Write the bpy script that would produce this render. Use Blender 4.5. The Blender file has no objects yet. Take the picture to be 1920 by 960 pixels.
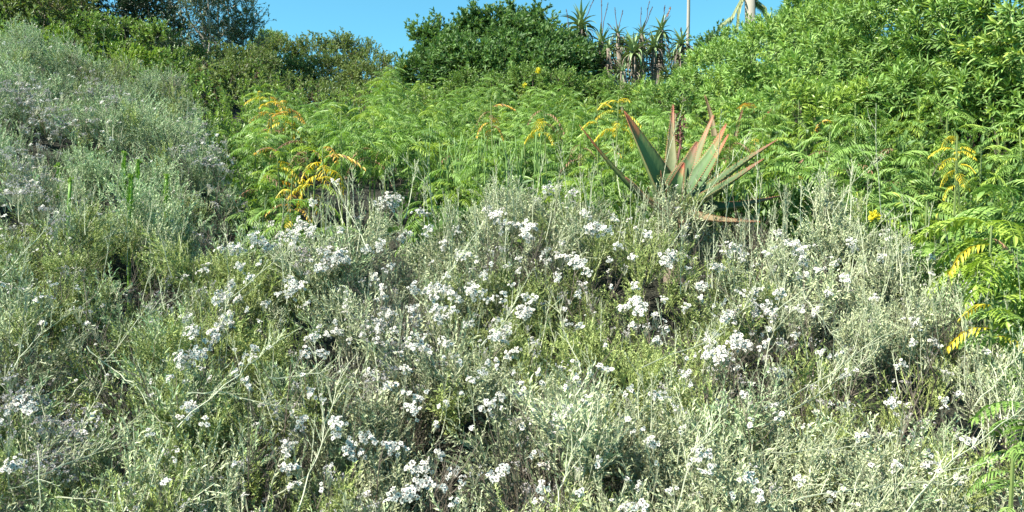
import bpy, math, random
import numpy as np
from mathutils import Vector, Quaternion, Matrix, noise
R = random.Random(7)
NR = np.random.RandomState(7)
rad = math.radians
U = R.uniform

# ------------------------------------------------------------------ camera, world, sun, exposure
sc = bpy.context.scene
COL = sc.collection
FPX = 1507.0                     # focal length in photograph pixels (1920 wide)
CAMZ = 1.6
cd = bpy.data.cameras.new('camera')
cam = bpy.data.objects.new('camera', cd)
COL.objects.link(cam)
cd.sensor_width = 36.0
cd.lens = 36.0 * FPX / 1920.0
cd.clip_start = 0.05
cd.clip_end = 3000
cam.location = (0, 0, CAMZ)
cam.rotation_euler = (rad(90), 0, 0)
sc.camera = cam

SUN_EL, SUN_AZ = rad(46), rad(-117)      # azimuth clockwise from +Y (view direction)
sun_dir = Vector((math.sin(SUN_AZ) * math.cos(SUN_EL), math.cos(SUN_AZ) * math.cos(SUN_EL), math.sin(SUN_EL)))
w = bpy.data.worlds.new('World')
sc.world = w
w.use_nodes = True
nt = w.node_tree
bg = nt.nodes['Background']
sky = nt.nodes.new('ShaderNodeTexSky')
sky.sky_type = 'NISHITA'
sky.sun_disc = False
sky.sun_elevation = SUN_EL
sky.sun_rotation = SUN_AZ
sky.air_density = 1.0
sky.dust_density = 0.15
sky.ozone_density = 3.0
tint = nt.nodes.new('ShaderNodeMix'); tint.data_type = 'RGBA'; tint.blend_type = 'MULTIPLY'
tint.inputs[0].default_value = 1.0
tint.inputs[7].default_value = (0.57, 1.12, 1.02, 1)      # the clean cyan-blue of this sky, the same all round
nt.links.new(sky.outputs[0], tint.inputs[6]); nt.links.new(tint.outputs[2], bg.inputs[0])
bg.inputs[1].default_value = 0.086
sl = bpy.data.lights.new('sun', 'SUN')
sl.energy = 5.0
sl.angle = rad(0.5)
sl.color = (1.0, 0.95, 0.84)
so = bpy.data.objects.new('sun', sl)
so.rotation_euler = (-sun_dir).to_track_quat('-Z', 'Y').to_euler()
so.location = sun_dir * 30
COL.objects.link(so)
sc.view_settings.view_transform = 'Standard'
sc.view_settings.look = 'None'
sc.view_settings.exposure = 1.37
sc.view_settings.gamma = 1.0
sc.render.engine = 'CYCLES'
sc.cycles.max_bounces = 6
sc.cycles.diffuse_bounces = 1
sc.cycles.transmission_bounces = 4

# ------------------------------------------------------------------ materials
def new_mat(name):
    m = bpy.data.materials.new(name)
    m.use_nodes = True
    n = m.node_tree
    for x in list(n.nodes):
        n.nodes.remove(x)
    return m, n, n.links.new

def leaf_mat(name, a, b, rough=0.5, trans=0.3, tcol=None, spec=0.4, noise_scale=9.0, odd=None):
    """leaf: colour varies per plant piece, per leaf and along the blade; part of the light passes through"""
    m, n, L = new_mat(name)
    out = n.nodes.new('ShaderNodeOutputMaterial')
    oi = n.nodes.new('ShaderNodeObjectInfo')
    geo = n.nodes.new('ShaderNodeNewGeometry')
    tc = n.nodes.new('ShaderNodeTexCoord')
    nz = n.nodes.new('ShaderNodeTexNoise'); nz.inputs['Scale'].default_value = noise_scale
    L(tc.outputs['Object'], nz.inputs['Vector'])
    tone = n.nodes.new('ShaderNodeAttribute'); tone.attribute_type = 'INSTANCER'; tone.attribute_name = 'tone'
    def math_(op, x, y, clamp=False):
        k = n.nodes.new('ShaderNodeMath'); k.operation = op; k.use_clamp = clamp
        for i, v in enumerate((x, y)):
            if isinstance(v, (int, float)): k.inputs[i].default_value = v
            else: L(v, k.inputs[i])
        return k.outputs[0]
    f = math_('MULTIPLY', oi.outputs['Random'], 0.4)
    f = math_('ADD', f, math_('MULTIPLY', geo.outputs['Random Per Island'], 0.45))
    f = math_('ADD', f, math_('MULTIPLY', nz.outputs['Fac'], 0.25))
    f = math_('ADD', f, math_('MULTIPLY', tone.outputs['Fac'], 0.5), True)
    mx = n.nodes.new('ShaderNodeMix'); mx.data_type = 'RGBA'
    L(f, mx.inputs[0]); mx.inputs[6].default_value = (*a, 1); mx.inputs[7].default_value = (*b, 1)
    col = mx.outputs[2]
    if odd:                                              # some leaves have turned: colour, share of leaves
        nb = n.nodes.new('ShaderNodeTexNoise'); nb.inputs['Scale'].default_value = odd[2]
        gp = n.nodes.new('ShaderNodeNewGeometry'); L(gp.outputs['Position'], nb.inputs['Vector'])
        sc_ = math_('ADD', math_('MULTIPLY', geo.outputs['Random Per Island'], .5), nb.outputs['Fac'])
        mk = n.nodes.new('ShaderNodeMapRange'); mk.inputs['From Min'].default_value = odd[1]; mk.inputs['From Max'].default_value = odd[1] + .12
        L(sc_, mk.inputs['Value'])
        m2 = n.nodes.new('ShaderNodeMix'); m2.data_type = 'RGBA'
        L(mk.outputs[0], m2.inputs[0]); L(col, m2.inputs[6]); m2.inputs[7].default_value = (*odd[0], 1)
        col = m2.outputs[2]
    p = n.nodes.new('ShaderNodeBsdfPrincipled')
    L(col, p.inputs['Base Color'])
    p.inputs['Roughness'].default_value = rough
    p.inputs['Specular IOR Level'].default_value = spec
    if trans > 0:
        t = n.nodes.new('ShaderNodeBsdfTranslucent')
        hs = n.nodes.new('ShaderNodeMix'); hs.data_type = 'RGBA'; hs.blend_type = 'MULTIPLY'
        hs.inputs[0].default_value = 1.0
        L(col, hs.inputs[6]); hs.inputs[7].default_value = (*(tcol or (1.5, 1.6, 0.7)), 1)
        L(hs.outputs[2], t.inputs['Color'])
        ms = n.nodes.new('ShaderNodeMixShader'); ms.inputs[0].default_value = trans
        L(p.outputs[0], ms.inputs[1]); L(t.outputs[0], ms.inputs[2]); L(ms.outputs[0], out.inputs[0])
    else:
        L(p.outputs[0], out.inputs[0])
    return m

M = {}
M['silver'] = leaf_mat('silver_leaf', (0.04, 0.055, 0.02), (0.66, 0.71, 0.41), 0.5, 0.12, (1.2, 1.3, .9))
M['bluesilver'] = leaf_mat('blue_silver_leaf', (0.035, 0.055, 0.02), (0.55, 0.69, 0.36), 0.55, 0.12, (1.1, 1.3, .9))
M['stem'] = leaf_mat('pale_twig', (0.24, 0.23, 0.14), (0.52, 0.54, 0.38), 0.7, 0.0)
M['brown'] = leaf_mat('brown_twig', (0.035, 0.028, 0.02), (0.15, 0.12, 0.09), 0.8, 0.0)
M['yellowgreen'] = leaf_mat('yellow_green_leaf', (0.04, 0.065, 0.014), (0.50, 0.57, 0.20), 0.5, 0.15)
M['petal'] = leaf_mat('white_petal', (0.74, 0.70, 0.62), (0.86, 0.83, 0.76), 0.6, 0.25, (1, 1, 1))
M['eye'] = leaf_mat('dark_flower_eye', (0.03, 0.02, 0.015), (0.10, 0.07, 0.05), 0.7, 0.0)
M['driedhead'] = leaf_mat('dried_flower_head', (0.34, 0.29, 0.27), (0.70, 0.66, 0.64), 0.8, 0.1, (1, 1, 1))
M['frond'] = leaf_mat('feathery_green', (0.035, 0.10, 0.016), (0.33, 0.48, 0.12), 0.45, 0.3, (1.2, 1.4, .7), odd=((0.48, 0.46, 0.07), 1.03, 1.4))
M['frondyellow'] = leaf_mat('feathery_yellow', (0.50, 0.36, 0.03), (0.85, 0.66, 0.05), 0.5, 0.3, (1.2, 1.1, .5), odd=((0.30, 0.36, 0.05), .82, 14))
M['frondlime'] = leaf_mat('feathery_lime', (0.16, 0.26, 0.02), (0.36, 0.46, 0.08), 0.5, 0.3, (1.2, 1.3, .6))
M['frondorange'] = leaf_mat('feathery_orange', (0.50, 0.26, 0.04), (0.85, 0.56, 0.08), 0.55, 0.3, (1.3, 1.1, .6), odd=((0.24, 0.12, 0.06), .80, 16))
M['frondbrown'] = leaf_mat('feathery_brown', (0.16, 0.08, 0.05), (0.42, 0.24, 0.14), 0.7, 0.15, (1, 1, .7))
M['lance'] = leaf_mat('lance_leaf', (0.03, 0.085, 0.015), (0.31, 0.47, 0.12), 0.48, 0.2, None, 0.35, odd=((0.50, 0.52, 0.08), 1.06, 1.1))
M['lancefresh'] = leaf_mat('lance_leaf_fresh', (0.12, 0.22, 0.025), (0.36, 0.46, 0.09), 0.4, 0.25, (1.2, 1.3, .6))
M['dark'] = leaf_mat('dark_bush_leaf', (0.022, 0.065, 0.018), (0.17, 0.28, 0.08), 0.5, 0.2, None, 0.3)
M['deep'] = leaf_mat('deep_bush_leaf', (0.012, 0.03, 0.012), (0.04, 0.075, 0.03), 0.45, 0.12, None, 0.4)  # leaf colour darkened to carry the deep shade of the thicket
M['mid'] = leaf_mat('mid_bush_leaf', (0.06, 0.13, 0.02), (0.27, 0.38, 0.10), 0.45, 0.25)
M['olive'] = leaf_mat('olive_bush_leaf', (0.06, 0.10, 0.025), (0.25, 0.31, 0.10), 0.5, 0.25)
M['treeleaf'] = leaf_mat('grey_tree_leaf', (0.05, 0.08, 0.04), (0.18, 0.24, 0.12), 0.4, 0.15, None, 0.5)
M['aloe'] = leaf_mat('aloe_leaf', (0.09, 0.15, 0.055), (0.27, 0.35, 0.15), 0.4, 0.05, None, 0.5)
M['husk'] = leaf_mat('dead_aloe_leaf', (0.05, 0.04, 0.03), (0.27, 0.22, 0.17), 0.85, 0.0)
M['spike'] = leaf_mat('dry_flower_spike', (0.05, 0.035, 0.04), (0.14, 0.09, 0.09), 0.8, 0.0)
M['redspike'] = leaf_mat('red_flower_spike', (0.35, 0.12, 0.06), (0.55, 0.30, 0.12), 0.7, 0.1)
M['bark'] = leaf_mat('pale_bark', (0.16, 0.14, 0.11), (0.38, 0.34, 0.28), 0.85, 0.0, noise_scale=30)
M['pole'] = leaf_mat('weathered_pole', (0.20, 0.17, 0.14), (0.38, 0.34, 0.29), 0.7, 0.0, noise_scale=12)
M['pencil'] = leaf_mat('pencil_stem_green', (0.07, 0.14, 0.03), (0.22, 0.34, 0.09), 0.45, 0.1)
M['succulent'] = leaf_mat('succulent_green', (0.07, 0.18, 0.02), (0.22, 0.38, 0.05), 0.4, 0.2)
M['yellow'] = leaf_mat('yellow_bloom', (0.55, 0.5, 0.03), (0.85, 0.72, 0.05), 0.6, 0.3, (1, 1, .5))
M['palm'] = leaf_mat('pale_palm_leaf', (0.12, 0.17, 0.06), (0.42, 0.43, 0.24), 0.5, 0.25)

def soil_mat():
    m, n, L = new_mat('leaf_litter_soil')
    out = n.nodes.new('ShaderNodeOutputMaterial'); p = n.nodes.new('ShaderNodeBsdfPrincipled')
    tc = n.nodes.new('ShaderNodeTexCoord')
    a = n.nodes.new('ShaderNodeTexNoise'); a.inputs['Scale'].default_value = 2.2; a.inputs['Detail'].default_value = 8
    b = n.nodes.new('ShaderNodeTexNoise'); b.inputs['Scale'].default_value = 34; b.inputs['Detail'].default_value = 6
    v = n.nodes.new('ShaderNodeTexVoronoi'); v.inputs['Scale'].default_value = 45
    for k in (a, b, v): L(tc.outputs['Object'], k.inputs['Vector'])
    r = n.nodes.new('ShaderNodeValToRGB')
    e = r.color_ramp.elements
    e[0].position = .3; e[0].color = (0.012, 0.011, 0.007, 1)
    e[1].position = .75; e[1].color = (0.045, 0.037, 0.024, 1)
    x = e.new(.52); x.color = (0.022, 0.024, 0.012, 1)
    ad = n.nodes.new('ShaderNodeMath'); ad.operation = 'ADD'
    ml = n.nodes.new('ShaderNodeMath'); ml.operation = 'MULTIPLY'; ml.inputs[1].default_value = .5
    L(a.outputs['Fac'], ad.inputs[0]); L(b.outputs['Fac'], ad.inputs[1]); L(ad.outputs[0], ml.inputs[0]); L(ml.outputs[0], r.inputs[0])
    L(r.outputs[0], p.inputs['Base Color']); p.inputs['Roughness'].default_value = .95
    bp = n.nodes.new('ShaderNodeBump'); bp.inputs['Distance'].default_value = .03; bp.inputs['Strength'].default_value = .9
    L(v.outputs['Distance'], bp.inputs['Height']); L(bp.outputs[0], p.inputs['Normal'])
    L(p.outputs[0], out.inputs[0])
    return m
M['soil'] = soil_mat()

def big_leaf_mat(name, base, mid, tip, edge):
    """thick aloe leaf: colour runs along its length (attribute t) and turns warm on the rims (attribute e)"""
    m, n, L = new_mat(name)
    out = n.nodes.new('ShaderNodeOutputMaterial'); p = n.nodes.new('ShaderNodeBsdfPrincipled')
    at = n.nodes.new('ShaderNodeAttribute'); at.attribute_name = 't'
    ae = n.nodes.new('ShaderNodeAttribute'); ae.attribute_name = 'e'
    tc = n.nodes.new('ShaderNodeTexCoord')
    nz = n.nodes.new('ShaderNodeTexNoise'); nz.inputs['Scale'].default_value = 16; nz.inputs['Detail'].default_value = 7
    mp = n.nodes.new('ShaderNodeMapping'); mp.inputs['Scale'].default_value = (3, 3, 1)
    L(tc.outputs['Object'], mp.inputs['Vector']); L(mp.outputs[0], nz.inputs['Vector'])
    ad = n.nodes.new('ShaderNodeMath'); ad.operation = 'MULTIPLY_ADD'; ad.inputs[1].default_value = .45; ad.use_clamp = True
    sb = n.nodes.new('ShaderNodeMath'); sb.operation = 'SUBTRACT'; sb.inputs[1].default_value = .22
    L(at.outputs['Fac'], sb.inputs[0]); L(nz.outputs['Fac'], ad.inputs[0]); L(sb.outputs[0], ad.inputs[2])
    r = n.nodes.new('ShaderNodeValToRGB'); e = r.color_ramp.elements
    e[0].position = .12; e[0].color = (*base, 1)
    e[1].position = 1.0; e[1].color = (tip[0] * .5, tip[1] * .4, tip[2] * .4, 1)
    k = e.new(.70); k.color = (*mid, 1)
    k = e.new(.93); k.color = (*tip, 1)
    L(ad.outputs[0], r.inputs[0])
    mx = n.nodes.new('ShaderNodeMix'); mx.data_type = 'RGBA'
    pw = n.nodes.new('ShaderNodeMath'); pw.operation = 'MULTIPLY'; pw.inputs[1].default_value = .4
    L(ae.outputs['Fac'], pw.inputs[0]); L(pw.outputs[0], mx.inputs[0])
    L(r.outputs[0], mx.inputs[6]); mx.inputs[7].default_value = (*edge, 1)
    L(mx.outputs[2], p.inputs['Base Color']); p.inputs['Roughness'].default_value = .62; p.inputs['Specular IOR Level'].default_value = .25
    bp = n.nodes.new('ShaderNodeBump'); bp.inputs['Distance'].default_value = .006; bp.inputs['Strength'].default_value = .5
    L(nz.outputs['Fac'], bp.inputs['Height']); L(bp.outputs[0], p.inputs['Normal'])
    L(p.outputs[0], out.inputs[0])
    return m
M['bigaloe'] = big_leaf_mat('big_aloe_leaf', (0.045, 0.10, 0.045), (0.10, 0.16, 0.055), (0.42, 0.10, 0.055), (0.34, 0.26, 0.10))
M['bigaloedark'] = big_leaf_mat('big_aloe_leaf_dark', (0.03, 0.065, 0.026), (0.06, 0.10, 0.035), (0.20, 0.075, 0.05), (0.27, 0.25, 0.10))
M['bigaloepink'] = big_leaf_mat('big_aloe_leaf_pink', (0.08, 0.12, 0.055), (0.17, 0.16, 0.075), (0.40, 0.15, 0.10), (0.36, 0.24, 0.12))
M['bigaloedry'] = big_leaf_mat('big_aloe_leaf_dry', (0.24, 0.17, 0.10), (0.22, 0.17, 0.09), (0.17, 0.08, 0.05), (0.32, 0.24, 0.13))

# ------------------------------------------------------------------ mesh building
class MB:
    def __init__(s): s.v = []; s.f = []; s.m = []
    def vert(s, p): s.v.append((p[0], p[1], p[2])); return len(s.v) - 1
    def face(s, ids, m=0): s.f.append(tuple(ids)); s.m.append(m)
    def blade(s, b, d, n, L, W, m=0, fold=.25, at=.45):
        """small folded leaf, two triangles"""
        d = d.normalized(); sd = d.cross(n)
        if sd.length < 1e-4: sd = d.orthogonal()
        sd.normalize(); up = sd.cross(d)
        a = s.vert(b); l = s.vert(b + d * L * at + sd * W * .5 + up * W * fold)
        t = s.vert(b + d * L); r = s.vert(b + d * L * at - sd * W * .5 + up * W * fold)
        s.face((a, r, t), m); s.face((a, t, l), m)
    def leaf(s, b, d, n, L, W, m=0, droop=.3, fold=.3, rows=(.3, .65), ws=(.9, .8)):
        """larger leaf with a midrib fold that bends down towards its tip"""
        d = d.normalized(); sd = d.cross(n)
        if sd.length < 1e-4: sd = d.orthogonal()
        sd.normalize(); up = sd.cross(d)
        a = s.vert(b); prev = None
        for r_, w_ in zip(rows, ws):
            c = b + d * L * r_ - up * droop * L * r_ * r_
            q = (s.vert(c + sd * W * .5 * w_ + up * W * fold * .5), s.vert(c), s.vert(c - sd * W * .5 * w_ + up * W * fold * .5))
            if prev is None: s.face((a, q[1], q[0]), m); s.face((a, q[2], q[1]), m)
            else:
                s.face((prev[0], prev[1], q[1], q[0]), m); s.face((prev[1], prev[2], q[2], q[1]), m)
            prev = q
        t = s.vert(b + d * L - up * droop * L)
        s.face((prev[0], prev[1], t), m); s.face((prev[1], prev[2], t), m)
    def tube(s, pts, r0, r1, m=0, sides=3):
        pts = [Vector(p) for p in pts]; rings = []
        for i, p in enumerate(pts):
            d = (pts[min(i + 1, len(pts) - 1)] - pts[max(i - 1, 0)]).normalized()
            a = d.orthogonal().normalized(); b = d.cross(a)
            r = r0 + (r1 - r0) * i / (len(pts) - 1)
            rings.append([s.vert(p + (a * math.cos(k * 2 * math.pi / sides) + b * math.sin(k * 2 * math.pi / sides)) * r) for k in range(sides)])
        for A, B in zip(rings, rings[1:]):
            for k in range(sides):
                s.face((A[k], A[(k + 1) % sides], B[(k + 1) % sides], B[k]), m)
        s.face(rings[-1], m)
    def mesh(s, name, mats, smooth=False):
        me = bpy.data.meshes.new(name)
        me.from_pydata(s.v, [], s.f)
        for k in mats: me.materials.append(M[k])
        me.polygons.foreach_set('material_index', s.m)
        if smooth: me.polygons.foreach_set('use_smooth', [True] * len(s.f))
        me.update()
        return me

def rdir(spread=1.0):
    return Vector((R.gauss(0, 1) * spread, R.gauss(0, 1) * spread, 1)).normalized()
def rvec():
    return Vector((R.gauss(0, 1), R.gauss(0, 1), R.gauss(0, 1))).normalized()

def bent(b, d, L, n, wob=.15, up=0.0):
    pts = [Vector(b)]; d = Vector(d).normalized()
    for i in range(n):
        d = (d + rvec() * wob + Vector((0, 0, up))).normalized()
        pts.append(pts[-1] + d * L / n)
    return pts

# ------------------------------------------------------------------ prototypes (unlinked meshes used by copies and scatters)
def leafy_twig(mb, b, d, L, nleaf, LL, LW, spread=.8, stem=1, leaf=0, r=.0016, wob=.14, up=.05):
    pts = bent(b, d, L, 4, wob, up)
    mb.tube(pts, r, r * .45, stem)
    for i in range(nleaf):
        t = (i + R.random()) / nleaf * (len(pts) - 1); k = min(int(t), len(pts) - 2)
        p = pts[k].lerp(pts[k + 1], t - k); ax = (pts[k + 1] - pts[k]).normalized()
        s = rvec(); s = (s - ax * s.dot(ax)).normalized()
        dd = (ax + s * spread * U(.6, 1.3)).normalized()
        mb.blade(p, dd, ax, LL * U(.6, 1.15), LW * U(.8, 1.2), leaf)
    return pts

def make_silver(L=.28, mats=('silver', 'stem'), side=8, LL=.020, LW=.0062, nl=13, spread=.95):
    mb = MB()
    pts = leafy_twig(mb, (0, 0, 0), rdir(.12), L, 20, LL, LW, spread, r=.0022)
    for i in range(side):
        t = U(.12, .88) * 4; k = min(int(t), 3); p = pts[k].lerp(pts[k + 1], t - k)
        a = U(0, 6.28); d = Vector((math.cos(a), math.sin(a), U(.7, 1.5)))
        leafy_twig(mb, p, d, L * U(.22, .45), nl, LL, LW, spread, r=.0013, up=.12)
    return mb.mesh('twig', mats)

def make_spire(L=.5):
    mb = MB(); pts = bent((0, 0, 0), rdir(.1), L, 6, .07, .06)
    mb.tube(pts, .0032, .0013, 1)
    for i in range(int(L * 110)):
        t = U(.12, 1) * 6; k = min(int(t), 5); p = pts[k].lerp(pts[k + 1], t - k); ax = (pts[k + 1] - pts[k]).normalized()
        s = rvec(); dd = (ax + s * .5).normalized()
        mb.blade(p, dd, ax, U(.012, .022), .004, 0)
    for i in range(R.randint(3, 6)):
        t = U(.25, .85) * 6; k = min(int(t), 5); p = pts[k].lerp(pts[k + 1], t - k)
        a = U(0, 6.28); leafy_twig(mb, p, Vector((math.cos(a), math.sin(a), U(1.0, 2))), L * U(.12, .28), 12, .015, .0036, .5, r=.0016, up=.12)
    return mb.mesh('spire', ('silver', 'stem'))

def make_daisy(mb, c, n, r):
    n = n.normalized(); a = n.orthogonal().normalized(); b = n.cross(a)
    k = 13; off = U(0, 1)
    for ring, (rr, lift) in enumerate(((1.0, .12), (.72, .45))):
        for i in range(k):
            t = 2 * math.pi * (i + off + ring * .5) / k
            d = (a * math.cos(t) + b * math.sin(t) + n * (lift + U(-.15, .2)))
            mb.blade(c, d, n, r * rr * U(.75, 1.35), r * .42, 0, .08, .62)
    e = r * .30; top = mb.vert(c + n * r * .62)
    ring = [mb.vert(c + n * r * .40 + (a * math.cos(i * 1.047) + b * math.sin(i * 1.047)) * e) for i in range(6)]
    for i in range(6): mb.face((ring[i], ring[(i + 1) % 6], top), 1)

def make_cluster(nh, R0=.02, hr=.0082, mats=('petal', 'eye', 'stem')):
    mb = MB(); sx = U(.7, 1.4)
    for i in range(nh):
        rr = R0 * math.sqrt((i + .4) / nh) * U(.7, 1.35); t = i * 2.4 + U(-.6, .6)
        c = Vector((rr * math.cos(t) * sx, rr * math.sin(t) / sx, .004 - rr * rr * 9 + R.gauss(0, .006)))
        n = Vector((c.x * 22, c.y * 22, 1)) + rvec() * .6
        mb.tube([Vector((0, 0, -.05)), c * .6 + Vector((0, 0, -.018)), c], .0009, .0007, 2)
        make_daisy(mb, c, n, hr * U(.7, 1.2))
    return mb.mesh('flower_cluster', mats)

def make_dried(nh):
    mb = MB()
    for i in range(nh):
        c = Vector((R.gauss(0, .014), R.gauss(0, .014), U(-.004, .01)))
        mb.tube([Vector((0, 0, -.05)), c * .5 + Vector((0, 0, -.02)), c], .0009, .0006, 1)
        for k in range(7): mb.blade(c, (rvec() + Vector((0, 0, .5))), rvec(), U(.004, .007), .004, 0, .2, .6)
    return mb.mesh('dried_cluster', ('driedhead', 'stem'))

def make_frond(mat, L=.30, pairs=9, LL=.085, LW=.017, arch=.6, toothed=False):
    """one arching feather-like leaf: a rachis with paired drooping leaflets; grows along +X, up is +Z"""
    mb = MB(); pts = []
    n = 8
    for i in range(n + 1):
        t = i / n
        pts.append(Vector((L * t * (1 - .12 * t), U(-.002, .002), L * (.42 * t - arch * t * t))))
    mb.tube(pts, .0028, .001, 0)
    for i in range(pairs):
        t = .16 + .84 * i / (pairs - 1); q = t * n; k = min(int(q), n - 1)
        p = pts[k].lerp(pts[k + 1], q - k); ax = (pts[k + 1] - pts[k]).normalized()
        size = math.sin(math.pi * (.18 + .66 * t)) ** .7
        for sd in (1, -1):
            d = ax * U(.45, .7) + Vector((0, sd, 0)) + Vector((0, 0, U(-.28, .02)))
            nn = Vector((0, 0, 1)) + Vector((0, sd * .25, 0)) + rvec() * .15
            l_ = LL * size * U(.85, 1.1)
            mb.leaf(p, d, nn, l_, LW * U(.85, 1.1), 0, U(.25, .55), .35)
            if toothed:
                d2 = d.normalized()
                for j in range(3):
                    pp = p + d2 * l_ * (.25 + .2 * j) - Vector((0, 0, .35 * l_ * (.25 + .2 * j) ** 2))
                    for s2 in (1, -1):
                        mb.blade(pp, d2 + ax * s2 * .9, nn, LW * .95, LW * .55, 0, .1, .4)
    mb.leaf(pts[-1], pts[-1] - pts[-2], Vector((0, 0, 1)), LL * .6, LW, 0, .4, .3)
    return mb.mesh('frond', (mat,))

def make_shoot(mat='lance', n=16, LL=.085, LW=.019, stem=.16):
    mb = MB(); pts = bent((0, 0, 0), (0, 0, 1), stem, 3, .1)
    mb.tube(pts, .003, .0016, 1)
    for i in range(n):
        t = (i / (n - 1)) ** .7; q = t * 3; k = min(int(q), 2); p = pts[k].lerp(pts[k + 1], q - k)
        a = i * 2.4 + U(-.3, .3); el = .15 + 1.15 * t + U(-.2, .2)
        d = Vector((math.cos(a) * math.cos(el), math.sin(a) * math.cos(el), math.sin(el)))
        mb.leaf(p, d, Vector((0, 0, 1)) + rvec() * .35, LL * U(.7, 1.1) * (1 - .35 * t), LW * U(.8, 1.15), 0, U(.1, .5), .35, (.3, .65), (.85, .8))
    return mb.mesh('leafy_shoot', (mat, 'mid'))

def make_sprig(mat, n=22, LL=.04, LW=.018, L=.2, stem='brown', side=3, spread=.9):
    mb = MB(); pts = bent((0, 0, 0), (0, 0, 1), L, 3, .16)
    mb.tube(pts, .003, .0015, 1)
    rails = [pts]
    for i in range(side):
        k = R.randint(0, 2); a = U(0, 6.28)
        q = bent(pts[k].lerp(pts[k + 1], R.random()), (math.cos(a), math.sin(a), U(.5, 1.2)), L * U(.35, .6), 3, .15, .1)
        mb.tube(q, .002, .001, 1); rails.append(q)
    for q in rails:
        for i in range(n // (1 if q is pts else 2)):
            t = U(.15, 1) * 3; k = min(int(t), 2); p = q[k].lerp(q[k + 1], t - k); ax = (q[k + 1] - q[k]).normalized()
            s = rvec(); s = (s - ax * s.dot(ax)).normalized()
            mb.blade(p, ax + s * spread * U(.5, 1.3), ax, LL * U(.6, 1.15), LW * U(.8, 1.2), 0, .2, .55)
    return mb.mesh('sprig', (mat, stem))

def proto_set(name, meshes):
    """a collection that is not part of the scene; scatters pick from it"""
    c = bpy.data.collections.new(name)
    for i, me in enumerate(meshes):
        o = bpy.data.objects.new('%s_%02d' % (name, i), me); c.objects.link(o)
    return c

SILVER = proto_set('silver_twigs', [make_silver(U(.24, .33)) for _ in range(6)])
BLUE = proto_set('blue_twigs', [make_silver(U(.22, .3), ('bluesilver', 'stem'), 8, .021, .0056, 14, .8) for _ in range(5)])
FEATHER = proto_set('feather_twigs', [make_silver(U(.2, .28), ('yellowgreen', 'yellowgreen'), 9, .016, .0042, 16, 1.2) for _ in range(4)])
BARE = proto_set('bare_twigs', [make_silver(U(.25, .4), ('brown', 'brown'), 7, .008, .002, 4) for _ in range(3)])
CSIZE = ((3, .010), (5, .014), (7, .017), (9, .020), (12, .024))
CLUSTERS = [[make_cluster(n, r) for _ in range(3)] for n, r in CSIZE]
DRIED = [make_dried(n) for n in (6, 9, 12)]
LITTLE = proto_set('little_clusters', [make_cluster(3, .011), make_cluster(5, .015), make_cluster(2, .008), make_dried(10), make_dried(7)])
FADED = proto_set('faded_clusters', [make_dried(8), make_dried(12), make_dried(15), make_cluster(4, .012)])
SPIRES = [make_spire(l) for l in (.35, .45, .55, .7)]
FR = {
    'green': [make_frond('frond', U(.26, .34), 12, U(.065, .085), .0125, U(.55, .9)) for _ in range(5)],
    'lime': [make_frond('frondlime', .30, 12, .078, .0125, .7) for _ in range(2)],
    'yellow': [make_frond('frondyellow', .28, 9, .08, .017, .8) for _ in range(2)],
    'orange': [make_frond('frondorange', .26, 8, .07, .014, .9) for _ in range(2)],
    'brown': [make_frond('frondbrown', .24, 8, .06, .011, 1.1) for _ in range(2)],
    'big': [make_frond('frond', .36, 8, .12, .026, .6, True) for _ in range(3)],
    'biglime': [make_frond('frondlime', .34, 8, .11, .024, .7, True) for _ in range(2)],
}
SHOOTM = [make_shoot('lance', R.randint(13, 18), U(.11, .14), U(.019, .023)) for _ in range(7)] + [make_shoot('lancefresh', 15, .1, .021)]
SHOOTS = proto_set('shoots', SHOOTM)
FRESH = proto_set('fresh_shoots', [make_shoot('lancefresh', 15, .11, .02) for _ in range(3)])
SP = {
    'dark': proto_set('dark_sprigs', [make_sprig('dark', 20, .065, .027, .24) for _ in range(4)]),
    'deep': proto_set('deep_sprigs', [make_sprig('deep', 24, .04, .018, .22) for _ in range(3)]),
    'mid': proto_set('mid_sprigs', [make_sprig('mid', 24, .042, .016, .2, 'brown') for _ in range(4)]),
    'olive': proto_set('olive_sprigs', [make_sprig('olive', 26, .042, .017, .22, 'brown') for _ in range(6)] + [make_sprig('frondbrown', 14, .02, .008, .22)] ),
    'lime': proto_set('lime_sprigs', [make_sprig('lancefresh', 22, .05, .018, .18, 'mid') for _ in range(3)]),
    'tree': proto_set('tree_sprigs', [make_sprig('treeleaf', 22, .045, .013, .24, 'bark', 3, 1.0) for _ in range(4)]),
}

# ------------------------------------------------------------------ scene objects
def tag(o, label=None, cat=None, group=None, kind=None):
    if label: o['label'] = label
    if cat: o['category'] = cat
    if group: o['group'] = group
    if kind: o['kind'] = kind
    return o
def empty(name, loc, label, cat, group=None, rz=0):
    o = bpy.data.objects.new(name, None); COL.objects.link(o)
    o.location = loc; o.rotation_euler = (0, 0, rz); o.empty_display_size = .1
    return tag(o, label, cat, group)
def part(name, me, parent=None, loc=(0, 0, 0), rot=None, s=1.0):
    o = bpy.data.objects.new(name, me); COL.objects.link(o)
    o.location = loc
    if rot is not None:
        o.rotation_euler = rot
    o.scale = (s, s, s)
    if parent: o.parent = parent
    return o
def orient(d, spin=None):
    q = Vector(d).to_track_quat('Z', 'Y') @ Quaternion((0, 0, 1), U(0, 6.283) if spin is None else spin)
    return q.to_euler()

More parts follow.
